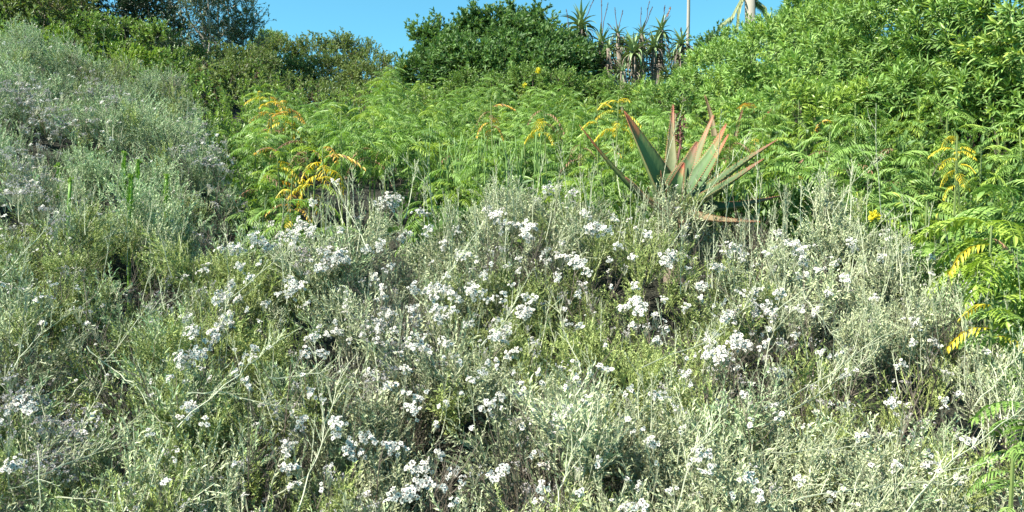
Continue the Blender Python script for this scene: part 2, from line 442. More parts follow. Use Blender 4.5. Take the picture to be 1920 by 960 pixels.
GROUPS = {}
def scatter(name, coll, pts, parent=None, kind='stuff'):
    """pts: list of (position, direction, scale, tone); thousands of twigs held by one object"""
    me = bpy.data.meshes.new(name)
    n = len(pts)
    org = parent.location if parent else Vector((0, 0, 0))
    co = np.array([tuple(Vector(p[0]) - org) for p in pts], dtype=np.float32).reshape(-1)
    rot = np.array([tuple(orient(p[1])) for p in pts], dtype=np.float32).reshape(-1)
    me.vertices.add(n); me.vertices.foreach_set('co', co)
    k = len(coll.objects)
    for an, ty, key, arr in (('rot', 'FLOAT_VECTOR', 'vector', rot), ('scl', 'FLOAT', 'value', [p[2] for p in pts]),
                             ('tone', 'FLOAT', 'value', [p[3] for p in pts]), ('idx', 'INT', 'value', [R.randrange(k) for _ in pts])):
        a = me.attributes.new(an, ty, 'POINT'); a.data.foreach_set(key, arr)
    if coll.name not in GROUPS:
        g = bpy.data.node_groups.new('scatter_' + coll.name, 'GeometryNodeTree')
        g.interface.new_socket('Geometry', in_out='INPUT', socket_type='NodeSocketGeometry')
        g.interface.new_socket('Geometry', in_out='OUTPUT', socket_type='NodeSocketGeometry')
        N = g.nodes.new; L = g.links.new
        gi = N('NodeGroupInput'); go = N('NodeGroupOutput'); ip = N('GeometryNodeInstanceOnPoints')
        ci = N('GeometryNodeCollectionInfo'); ci.inputs['Collection'].default_value = coll
        ci.inputs['Separate Children'].default_value = True; ci.inputs['Reset Children'].default_value = True
        def attr(nm, ty):
            q = N('GeometryNodeInputNamedAttribute'); q.data_type = ty; q.inputs['Name'].default_value = nm
            return [o for o in q.outputs if o.enabled and o.name == 'Attribute'][0]
        ip.inputs['Pick Instance'].default_value = True
        L(gi.outputs[0], ip.inputs['Points']); L(ci.outputs[0], ip.inputs['Instance'])
        L(attr('idx', 'INT'), ip.inputs['Instance Index'])
        L(attr('rot', 'FLOAT_VECTOR'), ip.inputs['Rotation']); L(attr('scl', 'FLOAT'), ip.inputs['Scale'])
        L(ip.outputs[0], go.inputs[0]); GROUPS[coll.name] = g
    o = part(name, me, parent)
    mod = o.modifiers.new('scatter', 'NODES'); mod.node_group = GROUPS[coll.name]
    o['kind'] = kind
    return o

# ------------------------------------------------------------------ terrain
DK = [0, 1.5, 2.1, 3, 4, 4.5, 5, 6, 7.5, 9, 10, 12, 14, 17, 20, 26, 40, 80, 220]
XK = [-900, 0, 300, 450, 600, 960, 1300, 1600, 1920, 2800]
HK = [
    [0, .2, .40, .85, 1.3, 1.55, 1.8, 2.3, 3.1, 3.9, 4.3, 5.1, 6.0, 7.2, 8.0, 8.8, 8.4, 4, -10],
    [0, .15, .35, .70, 1.16, 1.42, 1.68, 2.2, 2.94, 3.65, 4.0, 4.75, 5.6, 6.8, 7.5, 8.2, 8.0, 3, -10],
    [0, .15, .33, .62, 1.02, 1.25, 1.48, 1.95, 2.6, 3.15, 3.45, 4.1, 4.85, 5.8, 6.3, 6.8, 6.4, 2, -10],
    [0, .15, .33, .58, .92, 1.15, 1.32, 1.6, 2.15, 2.75, 3.05, 3.75, 4.45, 5.4, 5.8, 6.1, 5.5, 1, -10],
    [0, .15, .33, .58, .98, 1.24, .90, 1.12, 2.16, 2.5, 2.68, 3.4, 4.1, 4.85, 5.3, 5.4, 4.6, 0, -12],
    [0, .15, .33, .60, .98, 1.28, 1.45, 1.58, 1.93, 2.33, 2.63, 3.3, 4.0, 4.6, 4.9, 5.0, 4.3, 0, -12],
    [0, .15, .33, .60, 1.0, 1.27, 1.43, 1.7, 2.12, 2.42, 2.75, 3.45, 4.25, 4.9, 5.2, 5.2, 4.5, 0, -12],
    [0, .15, .33, .58, .98, 1.3, 1.5, 1.98, 2.5, 2.95, 3.1, 3.85, 4.6, 5.4, 5.9, 6.2, 5.6, 1, -12],
    [0, .15, .31, .54, .85, 1.05, 1.35, 1.90, 2.5, 3.0, 3.2, 4.0, 4.8, 5.7, 6.3, 6.8, 6.4, 2, -12],
    [0, .15, .30, .52, .85, 1.05, 1.25, 1.70, 2.4, 3.1, 3.5, 4.3, 5.1, 6.1, 6.8, 7.4, 7, 2, -12]]
HK = np.array(HK); UK = (np.array(XK) - 960) / FPX
def ground(x, y):
    d = max(y, 0.0); u = x / max(y, 1.5)
    u = min(max(u, UK[0]), UK[-1])
    j = int(np.searchsorted(UK, u)) - 1; j = min(max(j, 0), len(UK) - 2)
    f = (u - UK[j]) / (UK[j + 1] - UK[j]); f = f * f * (3 - 2 * f)
    return float(np.interp(d, DK, HK[j]) * (1 - f) + np.interp(d, DK, HK[j + 1]) * f)
def px2x(px, d): return (px - 960) / FPX * d
def row2z(row, d): return CAMZ + (480 - row) / FPX * d
def at(px, row, d): return Vector((px2x(px, d), d, row2z(row, d)))
def col_of(x, y): return 960 + x / y * FPX
def row_of(y, z): return 480 - (z - CAMZ) / y * FPX

# silver zone: how far it runs per photo column
EX = [-400, 0, 200, 300, 370, 435, 490, 525, 600, 720, 800, 900, 1050, 1200, 1400, 1550, 1700, 1800, 1860, 1920, 2300]
ED = [9, 9, 9, 8.6, 7.6, 6.2, 5.2, 4.45, 4.4, 4.5, 4.8, 5.1, 5.3, 4.75, 4.8, 4.8, 4.4, 3.75, 3.35, 3.1, 2.7]
def silver_edge(px): return float(np.interp(px, EX, ED))
def nz(x, y, s, k=0): return noise.noise(Vector((x * s + k, y * s - k, k * .37)))
DIPS = []
def canopy(x, y):
    """top of the silver shrubs"""
    px = col_of(x, max(y, .5)); e = silver_edge(px)
    h = .64 + .12 * nz(x, y, 1.7, 3) + .08 * nz(x, y, 4.5, 9)
    v = noise.voronoi(Vector((x * 1.15, y * 1.15, .3)))[0]
    h -= .30 * max(0, (v[0] / max(v[1], 1e-5)) - .62)
    if px < 500: h += .16 * nz(x, y, 1.9, 70) + .08 * nz(x, y, 4.2, 17)
    if y > e - .15: h *= max(.4, 1 - (y - e + .15) * .9)
    for dx, dyy, r in DIPS:
        q = ((x - dx) ** 2 + (y - dyy) ** 2) / (r * r)
        if q < 1: h -= .46 * (1 - q)
    return ground(x, y) + h
def hit(px, row, surf, d0=1.4, d1=30):
    d = d0
    while d < d1:
        p = at(px, row, d)
        if p.z <= surf(p.x, p.y): return p
        d += .02 + d * .004
    return at(px, row, d1)

_dips = []
ALOE_DIP = [(1345, 412, 44)]
for px, row, rp in ((95, 245, 55), (60, 330, 40), (430, 380, 62), (490, 400, 50), (380, 350, 40), (455, 400, 80), (400, 425, 46), (500, 350, 40), (395, 235, 26), (200, 475, 34), (1440, 625, 48), (1500, 600, 36), (150, 780, 42), (205, 900, 48), (240, 860, 30), (765, 640, 40),
                    (640, 925, 36), (1340, 432, 34), (1190, 160, 10), (690, 600, 30), (1860, 850, 46), (720, 720, 34), (1010, 740, 32), (540, 760, 28), (1230, 600, 24), (1780, 730, 34), (320, 560, 30), (560, 640, 24),
                    (1090, 520, 22), (1580, 760, 26), (100, 560, 34), (1000, 900, 26), (330, 720, 26), (1340, 730, 26), (1700, 800, 26), (460, 880, 30)) + tuple(ALOE_DIP):
    q_ = hit(px, row, canopy)
    if q_.y < silver_edge(px): _dips.append((q_.x, q_.y + .12, rp / FPX * q_.y * 1.5))
DIPS.extend(_dips)
def build_ground():
    mb = MB()
    xs = [-1.0]; n = 80
    us = [UK[0] * 1.3 + (UK[-1] * 1.3 - UK[0] * 1.3) * i / n for i in range(n + 1)]
    ds = [-4, -1] + list(np.arange(0, 12, .2)) + list(np.arange(12, 30, .6)) + [32, 36, 42, 50, 60, 80, 110, 150, 220]
    ids = []
    for d in ds:
        row = []
        for u in us:
            x = u * max(d, 1.5) * (1 if d < 30 else 1 + (d - 30) / 60)
            z = ground(x, d) + .05 * nz(x, d, 1.3) * min(1, max(0, d))
            row.append(mb.vert((x, d, z - .02)))
        ids.append(row)
    for a, b in zip(ids, ids[1:]):
        for i in range(n): mb.face((a[i], a[i + 1], b[i + 1], b[i]))
    o = part('hillside', mb.mesh('hillside', ('soil',), True))
    tag(o, kind='structure')
build_ground()

# ------------------------------------------------------------------ silver everlasting shrubs
SEEDS = [  # px, depth, scatter set, label
    (1290, 4.2, 'S', 'silver everlasting bush growing in front of the big red-tipped aloe'),
    (900, 4.6, 'S', 'tall sage-grey everlasting bush below the green pencil stems'),
    (600, 4.0, 'S', 'white-flowered everlasting bush at the lip of the dark hollow under the yellowing fronds'),
    (1640, 4.0, 'S', 'wiry grey everlasting bush whose tallest silver spire stands against the ferny slope'),
    (1250, 3.0, 'S', 'grey-green everlasting bush spotted with white daisies in the middle of the bank'),
    (800, 3.1, 'S', 'everlasting bush with the densest white daisy clusters in the middle of the bank'),
    (1700, 2.9, 'S', 'straw-tinged grey everlasting bush beside the yellowing toothed fronds'),
    (420, 3.0, 'G', 'greener everlasting bush with bright daisy clusters near the dark hollow'),
    (960, 2.2, 'S', 'low everlasting bush with big daisy clusters at the bottom of the picture'),
    (1500, 2.2, 'S', 'pale twiggy everlasting bush at the bottom of the picture beside the toothed leaves'),
    (330, 2.2, 'G', 'green feathery everlasting bush behind the long arching bare twig'),
    (30, 2.4, 'G', 'shaded everlasting bush with lilac-white heads at the bottom corner'),
    (110, 4.3, 'G', 'everlasting bush around the tall leafy green succulent spike'),
    (330, 4.9, 'B', 'blue-green silver bush around the group of yellow-tipped succulent spikes'),
    (60, 6.2, 'B', 'pale silver bush on the upper slope with patches of greyish flowers'),
    (300, 7.4, 'B', 'pale blue-green silver bush just below the leafy yellow-green shrubs'),
]
seed_xy = [(px2x(p, d), d) for p, d, _, _ in SEEDS]
shrubs = []
for (p, d, k, lab), (x, y) in zip(SEEDS, seed_xy):
    shrubs.append(empty('everlasting_bush', (x, y, ground(x, y)), lab, 'shrub', 'silver everlasting bushes'))
def owner(x, y):
    return min(range(len(seed_xy)), key=lambda i: (seed_xy[i][0] - x) ** 2 * 1.0 + (seed_xy[i][1] - y) ** 2 * 1.1 + .05 * nz(x, y, 3, i))

buckets = {}
def put(i, key, item): buckets.setdefault((i, key), []).append(item)
def silver_fill():
    y = 1.15
    while y < 9.1:
        dens = 540 if y < 5.5 else 400                 # twigs per square metre
        dy = .1
        x0, x1 = px2x(-260, y), px2x(2180, y)
        cnt = int((x1 - x0) * dy * dens * (1.5 if y < 2.7 else 1))
        for _ in range(cnt // 9):
            tx, ty = U(x0, x1), y + U(0, dy); px = col_of(tx, ty)
            if ty > silver_edge(px): continue
            i = owner(tx, ty); kind = SEEDS[i][2]
            gap = nz(tx, ty, 2.6, 21) + .6 * nz(tx, ty, 6.5, 5)
            if gap < -.34: continue
            if any((tx - a) ** 2 + (ty - b) ** 2 < (r * .55) ** 2 for a, b, r in DIPS) and R.random() < .6: continue                     # dark holes between the branches
            c = canopy(tx, ty)
            tz = c - abs(R.gauss(0, .11)) - .24         # foot of this tuft
            n1 = nz(tx, ty, 1.1, 40)
            if kind == 'B': key = 'blue' if R.random() < .86 else 'green'
            elif kind == 'G':
                key = 'green' if n1 + U(-.4, .4) > -.1 else 'silver'
                if R.random() < .25: key = 'blue'
            else:
                key = 'green' if n1 + U(-.3, .3) > .12 else 'silver'
                if R.random() < .05: key = 'blue'
            if R.random() < .04: key = 'bare'
            near = min(1.0, .62 + .13 * ty); tone = .5 * nz(tx, ty, .9, 60) + U(-.3, .3)
            ax = Vector((R.gauss(0, .3), R.gauss(-.15, .3), 1)); big = U(.8, 1.2) * near; tz += .28 * (1 - near)
            for _k in range(9):
                a_ = U(0, 6.28); sp = abs(R.gauss(0, .42))
                lean = ax + Vector((math.cos(a_) * sp, math.sin(a_) * sp, 0))
                put(i, key, ((tx + math.cos(a_) * sp * .05, ty + math.sin(a_) * sp * .05, tz + U(-.03, .03)), lean, big * U(.7, 1.15), tone + U(-.1, .1)))
            if R.random() < .8:
                q = nz(tx, ty, 1.6, 80)
                if q > -.25: put(i, 'little', ((tx + ax.x * .2, ty + ax.y * .2, tz + .26 * big + U(0, .05)), Vector((U(-.3, .3), U(-.9, 0), 1)), U(.7, 1.2), 0))
        y += dy
silver_fill()
KEYS = {'silver': (SILVER, 'foliage'), 'blue': (BLUE, 'blue_green_foliage'), 'green': (FEATHER, 'feathery_foliage'),
        'bare': (BARE, 'bare_twigs'), 'little': (LITTLE, 'small_flower_heads'), 'dried': (FADED, 'faded_flower_heads')}
for a, b, r in DIPS:                                # faded heads inside the gaps
    for _ in range(26):
        x, y = a + R.gauss(0, r * .5), b + R.gauss(0, r * .5)
        if y < silver_edge(col_of(x, y)):
            put(owner(x, y), 'dried', ((x, y, canopy(x, y) - U(0, .14)), Vector((U(-.4, .4), U(-1, 0), 1)), U(.8, 1.3), 0))
            put(owner(x, y), 'bare', ((x, y, canopy(x, y) - U(.25, .4)), Vector((U(-.6, .6), U(-.6, .4), 1)), U(.8, 1.3), 0))
for (i, key), pts in sorted(buckets.items()):
    scatter(KEYS[key][1], KEYS[key][0], pts, shrubs[i])

def child_at(i, name, me, p, d, s, spin=None):
    o = part(name, me, shrubs[i], Vector(p) - shrubs[i].location, orient(d, spin), s)
    return o

FLOWERS = """585,380,9 632,342,6 573,425,14 540,440,14 510,418,7 440,468,12 487,455,14 520,462,10 550,458,9 615,475,14 637,482,14 600,500,10
345,520,7 385,502,9 925,398,16 955,420,10 912,392,9 735,385,18 785,395,10 722,372,9 990,432,16 1070,485,16 1120,430,14 1260,480,16 1495,465,15 1505,487,11
1460,437,10 1375,465,11 1395,480,9 1440,475,8 1585,520,8 1565,495,8 775,540,11 815,550,16 838,545,11 850,553,10 890,550,13 905,517,8 778,588,15 820,585,15
980,580,14 1002,562,8 985,555,9 1190,535,8 1200,575,14 1285,575,10 1245,560,8 1380,595,17 1372,585,9 1430,580,14 1415,550,9 1463,552,10 1480,578,10 1498,582,9
1530,580,8 1555,550,9 1330,655,15 1355,668,15 1382,645,15 1465,700,10 1435,645,8 945,625,14 875,610,8 835,645,8 958,662,10 800,655,7 770,655,7
415,555,12 450,560,8 550,540,15 525,552,8 570,575,8 590,630,10 640,625,8 500,570,8 425,598,12 410,620,14 398,640,10 357,622,13 350,668,15 375,660,11
480,650,8 475,670,8 575,665,8 600,660,8 650,570,8 690,700,8 740,620,9 730,590,8 565,792,11 585,742,9 635,793,14 625,815,10 682,818,12 660,850,14 740,840,14 535,838,12
545,880,12 555,908,10 780,745,10 775,770,10 920,765,14 940,745,9 985,735,10 1060,775,15 1000,770,8 790,880,15 802,905,15 825,850,10 845,888,11 830,912,9
935,890,14 950,880,8 750,930,14 775,930,13 850,943,10 865,905,9 1020,918,10 1085,925,8 1120,865,8 1325,850,14 1330,880,9 1405,895,12 1425,925,12 1190,950,14
1225,830,9 1460,780,9 1395,740,10 1450,765,8 1500,905,9 1675,755,11 1715,605,11 1825,825,11 1820,570,6 1610,820,9 1800,900,9 45,750,16 60,765,12 20,772,11 365,765,12
30,870,13 145,855,8 50,345,13 15,290,11 65,210,12 120,230,12 30,180,14 75,185,10 185,165,12 205,180,9 10,140,10 55,300,9 90,400,8 70,560,7 1225,740,10
1130,690,9 1080,680,9 1085,610,8 1045,520,9 1100,510,9 1185,480,8 1160,460,8 1340,500,8 1320,535,9 1490,630,9 1540,660,8 1590,700,8 1770,750,8 1850,660,8
1750,640,8 1690,680,7 1640,560,8 1600,460,9 1660,440,8 1700,470,7 1745,480,7 705,640,7 1010,850,8 1260,920,8 1560,930,9 1680,870,8 1740,850,10 1735,870,9 440,700,7 310,905,8
1500,520,8 1230,640,8 1290,700,8 715,455,11 690,470,8 765,440,10 830,460,9 870,480,9 700,520,8 735,500,8 805,430,8 855,430,8 1020,470,8 640,430,7 450,500,9 470,520,8 430,540,8
1025,355,10 1075,360,9 1050,350,7 1095,400,8 1150,410,8 1215,440,8 655,640,7 905,700,8 860,680,7 915,680,7 1010,700,8 760,690,7""".split()
def flower(px, py, r):
    p = hit(px, py, lambda x, y: canopy(x, y) + .055)
    if p.y > silver_edge(px) + .1: p = at(px, py, silver_edge(px) - .05)
    i = owner(p.x, p.y)
    want = r / FPX * p.y * 1.35                           # cluster radius in metres
    k = min(range(5), key=lambda k: abs(CSIZE[k][1] + .004 - want))
    to_cam = (cam.location - p).normalized()
    d = Vector((to_cam.x * .5 + R.gauss(0, .3), to_cam.y * .8 - .1 + R.gauss(0, .25), .6 + U(-.3, .3)))
    child_at(i, 'flower_cluster', R.choice(CLUSTERS[k]), p, d, min(max(want / (CSIZE[k][1] + .006), .7), 1.5))
FADEDPTS = []
for s in FLOWERS:
    px, py, r = map(float, s.split(','))
    if px < 260 and py < 460:                             # the upper slope only carries small dull heads
        for _ in range(int(r * 1.6)): FADEDPTS.append((px + R.gauss(0, 22), py + R.gauss(0, 13)))
        continue
    if r >= 12:
        flower(px, py, r * U(.75, 1.0))
        for _ in range(3 if r >= 14 else 2):
            a = U(0, 6.28); flower(px + math.cos(a) * r * U(.8, 1.4), py + math.sin(a) * r * U(.5, 1.1), r * U(.45, .8))
    else:
        flower(px + U(-2, 2), py + U(-2, 2), r * U(.8, 1.15))
        if R.random() < .5: flower(px + U(-14, 14), py + U(-10, 10), r * U(.5, .8))
for _ in range(190):                                      # thinner scatter, mostly in the middle band
    px, py = R.gauss(960, 400), R.gauss(620, 140)
    if 340 < px < 1850 and 420 < py < 950: flower(px, py, U(4, 8))
fb = {}
for px, py in FADEDPTS + [(R.gauss(a, 26), R.gauss(b, 16)) for a, b in ((40, 170), (90, 240), (60, 340), (185, 165), (390, 235), (420, 300), (380, 280), (150, 225), (40, 760), (90, 870), (690, 600), (760, 640), (700, 700), (600, 480), (130, 800)) for _ in range(26)]:
    p = hit(px, py, lambda x, y: canopy(x, y) + .015)
    if p.y < silver_edge(px): fb.setdefault(owner(p.x, p.y), []).append((p, Vector((U(-.4, .4), U(-1, 0), 1)), U(.8, 1.4), 0))
for i, pts in sorted(fb.items()): scatter('pinkish_grey_flower_heads', FADED, pts, shrubs[i])
# spires that stand above the shrubs: px, row of tip, length px, lean px
SPI = [(1645, 195, 215, 8), (1590, 300, 100, -6), (1700, 360, 80, 8), (1740, 380, 80, -8), (1780, 420, 80, 6), (1385, 250, 160, -25), (1415, 330, 110, 4), (1370, 215, 120, -30),
       (1060, 270, 110, 8), (1010, 290, 90, -8), (1120, 300, 80, -12), (1245, 190, 175, -8), (1190, 330, 90, -6), (975, 330, 80, 6), (1090, 330, 70, 10), (1150, 260, 110, 14),
       (600, 350, 90, -10), (640, 330, 110, 10), (665, 350, 90, 12), (715, 320, 110, -6), (735, 300, 120, 12), (770, 300, 110, -10), (800, 290, 110, 10), (690, 375, 70, 8), (720, 400, 60, -10),
       (1465, 330, 90, 10), (1510, 340, 90, -8), (1550, 350, 80, 10), (1330, 370, 70, 8), (1300, 385, 60, 12), (1240, 370, 80, -5), (1450, 480, 80, 14), (1545, 520, 110, 4), (1640, 640, 100, 4),
       (1540, 660, 120, 2), (1700, 540, 100, 12), (1820, 640, 100, 16), (1870, 700, 120, 14), (1240, 560, 90, 10), (1120, 560, 80, 6), (1010, 600, 90, -5), (620, 380, 60, 5), (310, 440, 80, 12),
       (215, 430, 90, -22), (60, 470, 100, -28), (130, 330, 70, 15), (200, 45, 60, -8), (115, 35, 40, 6), (425, 420, 60, 6), (545, 360, 70, 4), (1210, 700, 110, 10), (830, 700, 90, -4), (590, 700, 120, 14)]
for _ in range(95):                                  # along the upper rim, in front of the ferns
    px = U(590, 1830); e_ = silver_edge(px); d_ = e_ - U(.05, .5); c_ = canopy(px2x(px, d_), d_)
    r_ = row_of(d_, c_); SPI.append((px + U(-14, 14), r_ - U(15, 75), U(60, 120), U(-12, 12)))
for _ in range(150):                                 # pale upright sprigs within the bank
    px, row = U(20, 1900), U(430, 940); SPI.append((px, row - U(40, 90), U(50, 110), R.gauss(0, 14)))
for _ in range(90):                                  # upright sprigs on the left slope
    px, row = U(10, 480), U(90, 430); q_ = hit(px, row, canopy)
    if q_.y < silver_edge(px): SPI.append((px + R.gauss(0, 5), row - 170 / q_.y * U(.5, 1.1), 260 / q_.y, R.gauss(0, 7)))
for px, row, Lp, lean in SPI:
    p = hit(px + lean, min(row + Lp * .8, 940), canopy)
    if p.y > silver_edge(px) - .05:
        p = at(px + lean, row + Lp * .8, silver_edge(px + lean) - .1)
    d = p.y; tip = at(px, row, d + U(-.1, .1)); i = owner(p.x, p.y)
    base = at(px + lean, row + Lp, d)
    L = (tip - base).length
    k = min(range(4), key=lambda k: abs((.35, .45, .55, .7)[k] - L))
    child_at(i, 'tall_sprig', SPIRES[k], base, tip - base, L / (.35, .45, .55, .7)[k])
# long bare twigs: list of pixel polylines
TW = [[(70, 862), (140, 845), (245, 830)], [(40, 905), (150, 860), (215, 825), (240, 795)], [(70, 850), (75, 955)], [(100, 930), (180, 935)], [(160, 650), (205, 690), (250, 720), (300, 790)],
      [(130, 750), (150, 720), (180, 740)], [(1400, 855), (1500, 845), (1590, 840), (1650, 825)], [(1480, 940), (1600, 920), (1720, 900), (1800, 910)], [(1430, 800), (1530, 740), (1640, 660)],
      [(1460, 760), (1560, 700), (1640, 640)], [(1200, 690), (1330, 640), (1410, 560)], [(1430, 700), (1450, 620), (1510, 560)], [(1440, 600), (1500, 545), (1540, 600), (1620, 700)],
      [(400, 640), (430, 560), (540, 470)], [(330, 800), (450, 700), (520, 640)], [(500, 710), (600, 700), (670, 730)], [(350, 740), (420, 735), (520, 760)], [(900, 650), (950, 600), (990, 520)],
      [(1090, 700), (1060, 620), (1040, 560)], [(560, 960), (600, 830), (640, 700)], [(1040, 960), (1060, 880), (1120, 780)], [(1270, 960), (1290, 860), (1350, 780)], [(800, 560), (850, 500), (900, 430)],
      [(1250, 470), (1300, 400), (1395, 270)], [(1420, 440), (1418, 360), (1422, 280)], [(690, 470), (660, 410), (632, 350)], [(560, 470), (590, 420), (585, 385)], [(1830, 760), (1880, 700), (1920, 650)],
      [(1700, 960), (1790, 860), (1900, 780)], [(0, 520), (70, 450), (110, 400)], [(180, 700), (260, 600), (330, 560)], [(20, 700), (60, 640), (130, 590)], [(1560, 400), (1600, 340), (1650, 300)], [(820, 380), (790, 330), (760, 300)]]
for poly in TW:
    ds = [min(hit(x, y, canopy).y, silver_edge(x)) for x, y in poly]
    dm = min(ds) - .06
    ctrl = [at(x, y, dm + (d_ - dm) * .35) for (x, y), d_ in zip(poly, ds)]
    pts = []
    for a, b in zip(ctrl, ctrl[1:]):
        for k in range(4): pts.append(a.lerp(b, k / 4) + rvec() * .006)
    pts.append(ctrl[-1])
    i = owner(pts[0].x, pts[0].y); mb = MB(); off = shrubs[i].location
    mb.tube([q - off for q in pts], .0022, .0009, 0, 4)
    for k in range(len(pts) * 2):
        q = R.choice(pts[2:]) - off
        leafy_twig(mb, q, (ctrl[-1] - ctrl[0]).normalized() + rvec() * .7 + Vector((0, 0, .3)), U(.03, .09), 6, .014, .0034, .6, 0, 1, .0013)
    part('branch', mb.mesh('branch', ('stem', 'silver')), shrubs[i])

# ------------------------------------------------------------------ bushes made of lumps
def bush(name, label, cat, lumps, coll, dens=90, group=None, size=1.0, key='foliage', extra=None, up=.55, indiv=None, branches=True, front=1.0):
    """lumps: (px, row, depth, radius px). Twigs cover the outer shell of the union of the lumps."""
    L = []
    for px, row, d, rp in lumps:
        r = rp / FPX * d; L.append((at(px, row, d), Vector((r, r * .95, r * .88)), r))
    base = Vector((sum(c.x for c, _, _ in L) / len(L), sum(c.y for c, _, _ in L) / len(L), 0)); base.z = ground(base.x, base.y)
    e = empty(name, base, label, cat, group)
    pts = []
    for c, rr, r in L:
        n = int(4 * math.pi * r * r * dens * .62)
        for _ in range(n):
            v = rvec()
            if v.y > .55: continue
            b = 1 + .20 * noise.noise(c + v * 1.7) + .15 * noise.noise(c * 2 + v * 5)
            if noise.noise(c * 3 + v * 4.2) < -.30: continue
            sh = b * (1 - abs(R.gauss(0, .10))) - .08 / r
            p = c + Vector((v.x * rr.x, v.y * rr.y, v.z * rr.z)) * sh
            if p.z < ground(p.x, p.y) - .05: continue
            inside = False
            for c2, r2, _ in L:
                if c2 is c: continue
                q = p - c2
                if (q.x / r2.x) ** 2 + (q.y / r2.y) ** 2 + (q.z / r2.z) ** 2 < .62: inside = True; break
            if inside: continue
            pts.append((p, v + Vector((0, 0, up)) + rvec() * .35, size * U(.75, 1.25), .5 * noise.noise(p * 1.3) + U(-.2, .2)))
    if indiv:                                            # the shoots that show largest are parts of their own
        nm, meshes, count = indiv
        vis = sorted(pts, key=lambda t: t[0].y + (0 if -20 < col_of(t[0].x, t[0].y) < 1940 and row_of(t[0].y, t[0].z) > -20 else 50) + U(0, .8))
        for p, d, s_, tn in vis[:count]:
            part(nm, R.choice(meshes), e, p - e.location, orient(d), s_)
        pts = vis[count:]
    scatter(key, coll, pts, e)
    if branches:
        mb = MB()
        for c, rr, r in L:
            s0 = Vector((c.x * .5 + base.x * .5, c.y, ground(c.x, c.y) - .05)) - base
            for k in range(4):
                tip = c + rvec() * r * .7 - base
                m1 = s0.lerp(tip, .5) + rvec() * r * .15
                mb.tube([s0, m1, tip], .012 + r * .012, .004, 0, 4)
        part('branches', mb.mesh('branches', ('brown',)), e)['kind'] = 'stuff'
    return e

LG = 'lance-leaved shrubs on the slope'
bush('lance_leaf_shrub', 'tall bright green lance-leaved shrub with a dark shaded underside above the ferny slope', 'shrub',
     [(1830, 70, 6.9, 125), (1960, 40, 6.5, 180), (1740, 40, 7.6, 130), (1850, -90, 7.2, 190), (2080, 60, 6.2, 240), (1930, 120, 6.6, 90), (1790, 190, 6.5, 46), (1870, 195, 6.3, 44), (1945, 200, 6.1, 50), (1700, 185, 6.8, 42), (1780, 150, 7.0, 60), (1880, 150, 6.8, 60)], SHOOTS, 240, LG, .95, 'foliage', indiv=('leafy_shoot', SHOOTM, 290))
bush('lance_leaf_shrub', 'broad lance-leaved shrub in the middle of the leafy slope, its lower shoots yellowing', 'shrub',
     [(1615, 90, 8.9, 115), (1700, 10, 9.2, 140), (1560, 160, 8.2, 90), (1650, 160, 7.9, 85), (1490, 130, 9.4, 110), (1740, 190, 7.4, 80), (1550, 65, 10.5, 95), (1470, 205, 7.6, 42), (1540, 215, 7.2, 45), (1620, 205, 7.0, 48), (1410, 215, 8.2, 38)], SHOOTS, 230, LG, .85)
bush('lance_leaf_shrub', 'far lance-leaved shrub that meets the sky beside the ridge aloes', 'shrub',
     [(1410, 125, 11.5, 88), (1350, 150, 11, 75), (1290, 182, 10.8, 48), (1468, 74, 12.5, 56), (1390, 190, 10, 75), (1240, 200, 10.8, 42), (1515, 78, 12, 74), (1215, 185, 12, 28), (1325, 130, 12.5, 38), (1560, 40, 13, 55)], SHOOTS, 230, LG, .75)
bush('lance_leaf_shrub', 'small yellowing lance-leaved shrub at the foot of the leafy slope behind the tallest silver spire', 'shrub', [(1590, 205, 6.9, 34), (1545, 218, 6.8, 28), (1500, 190, 7.1, 26), (1625, 180, 7.0, 24)], FRESH, 260, LG, .8)
bush('dark_green_bush', 'large dark green rounded bush against the sky beside the ridge aloes', 'bush',
     [(965, 98, 15, 54), (900, 96, 15.2, 44), (835, 126, 15, 44), (1035, 116, 14.8, 48), (870, 150, 14.3, 60), (950, 150, 14, 62), (1030, 155, 13.9, 55), (1078, 135, 14.5, 42), (798, 150, 14.8, 38), (978, 48, 15.4, 22), (885, 52, 15, 18), (930, 48, 15, 16), (800, 82, 15, 16), (820, 72, 15, 16), (1015, 55, 15, 15), (855, 74, 15, 16), (783, 74, 15, 9), (1005, 28, 15.2, 8), (965, 26, 15.2, 9)], SP['dark'], 230, None, 1.15)
bush('dark_green_bush', 'low mid-green bush with yellow blooms below the ridge aloes', 'bush',
     [(990, 165, 12.6, 38), (1050, 175, 12.4, 40), (1110, 188, 12.6, 36), (930, 180, 12.6, 34), (1160, 192, 12.4, 32), (870, 175, 13, 36)], SP['mid'], 230, None, .95)
RG = 'olive shrubs along the ridge'
bush('ridge_shrub', 'olive shrub on the skyline next to the grey-green trees', 'shrub', [(520, 112, 18, 40), (500, 150, 17, 45), (560, 155, 16.8, 42)], SP['olive'], 150, RG, 1.15)
bush('ridge_shrub', 'olive shrub on the highest part of the bare skyline', 'shrub', [(590, 112, 18, 38), (640, 112, 18, 36), (620, 150, 17, 42)], SP['olive'], 150, RG, 1.15)
bush('ridge_shrub', 'rust-tinged shrub where the skyline drops towards the dark green bush', 'shrub', [(690, 122, 18, 38), (732, 145, 17.5, 30), (680, 160, 16.5, 38), (745, 170, 16, 30)], SP['olive'], 150, RG, 1.1)
bush('ridge_shrub', 'tall sunlit shrub half hidden by the grey-green trees', 'shrub', [(500, 85, 20, 26), (520, 90, 20.5, 22)], SP['mid'], 140, RG, 1.1)
bush('slope_shrub', 'brownish olive shrub below the grey-green trees', 'shrub', [(400, 140, 13.5, 50), (450, 165, 12.5, 48), (370, 165, 12, 40), (470, 135, 14, 40)], SP['olive'], 160, None, 1.0)
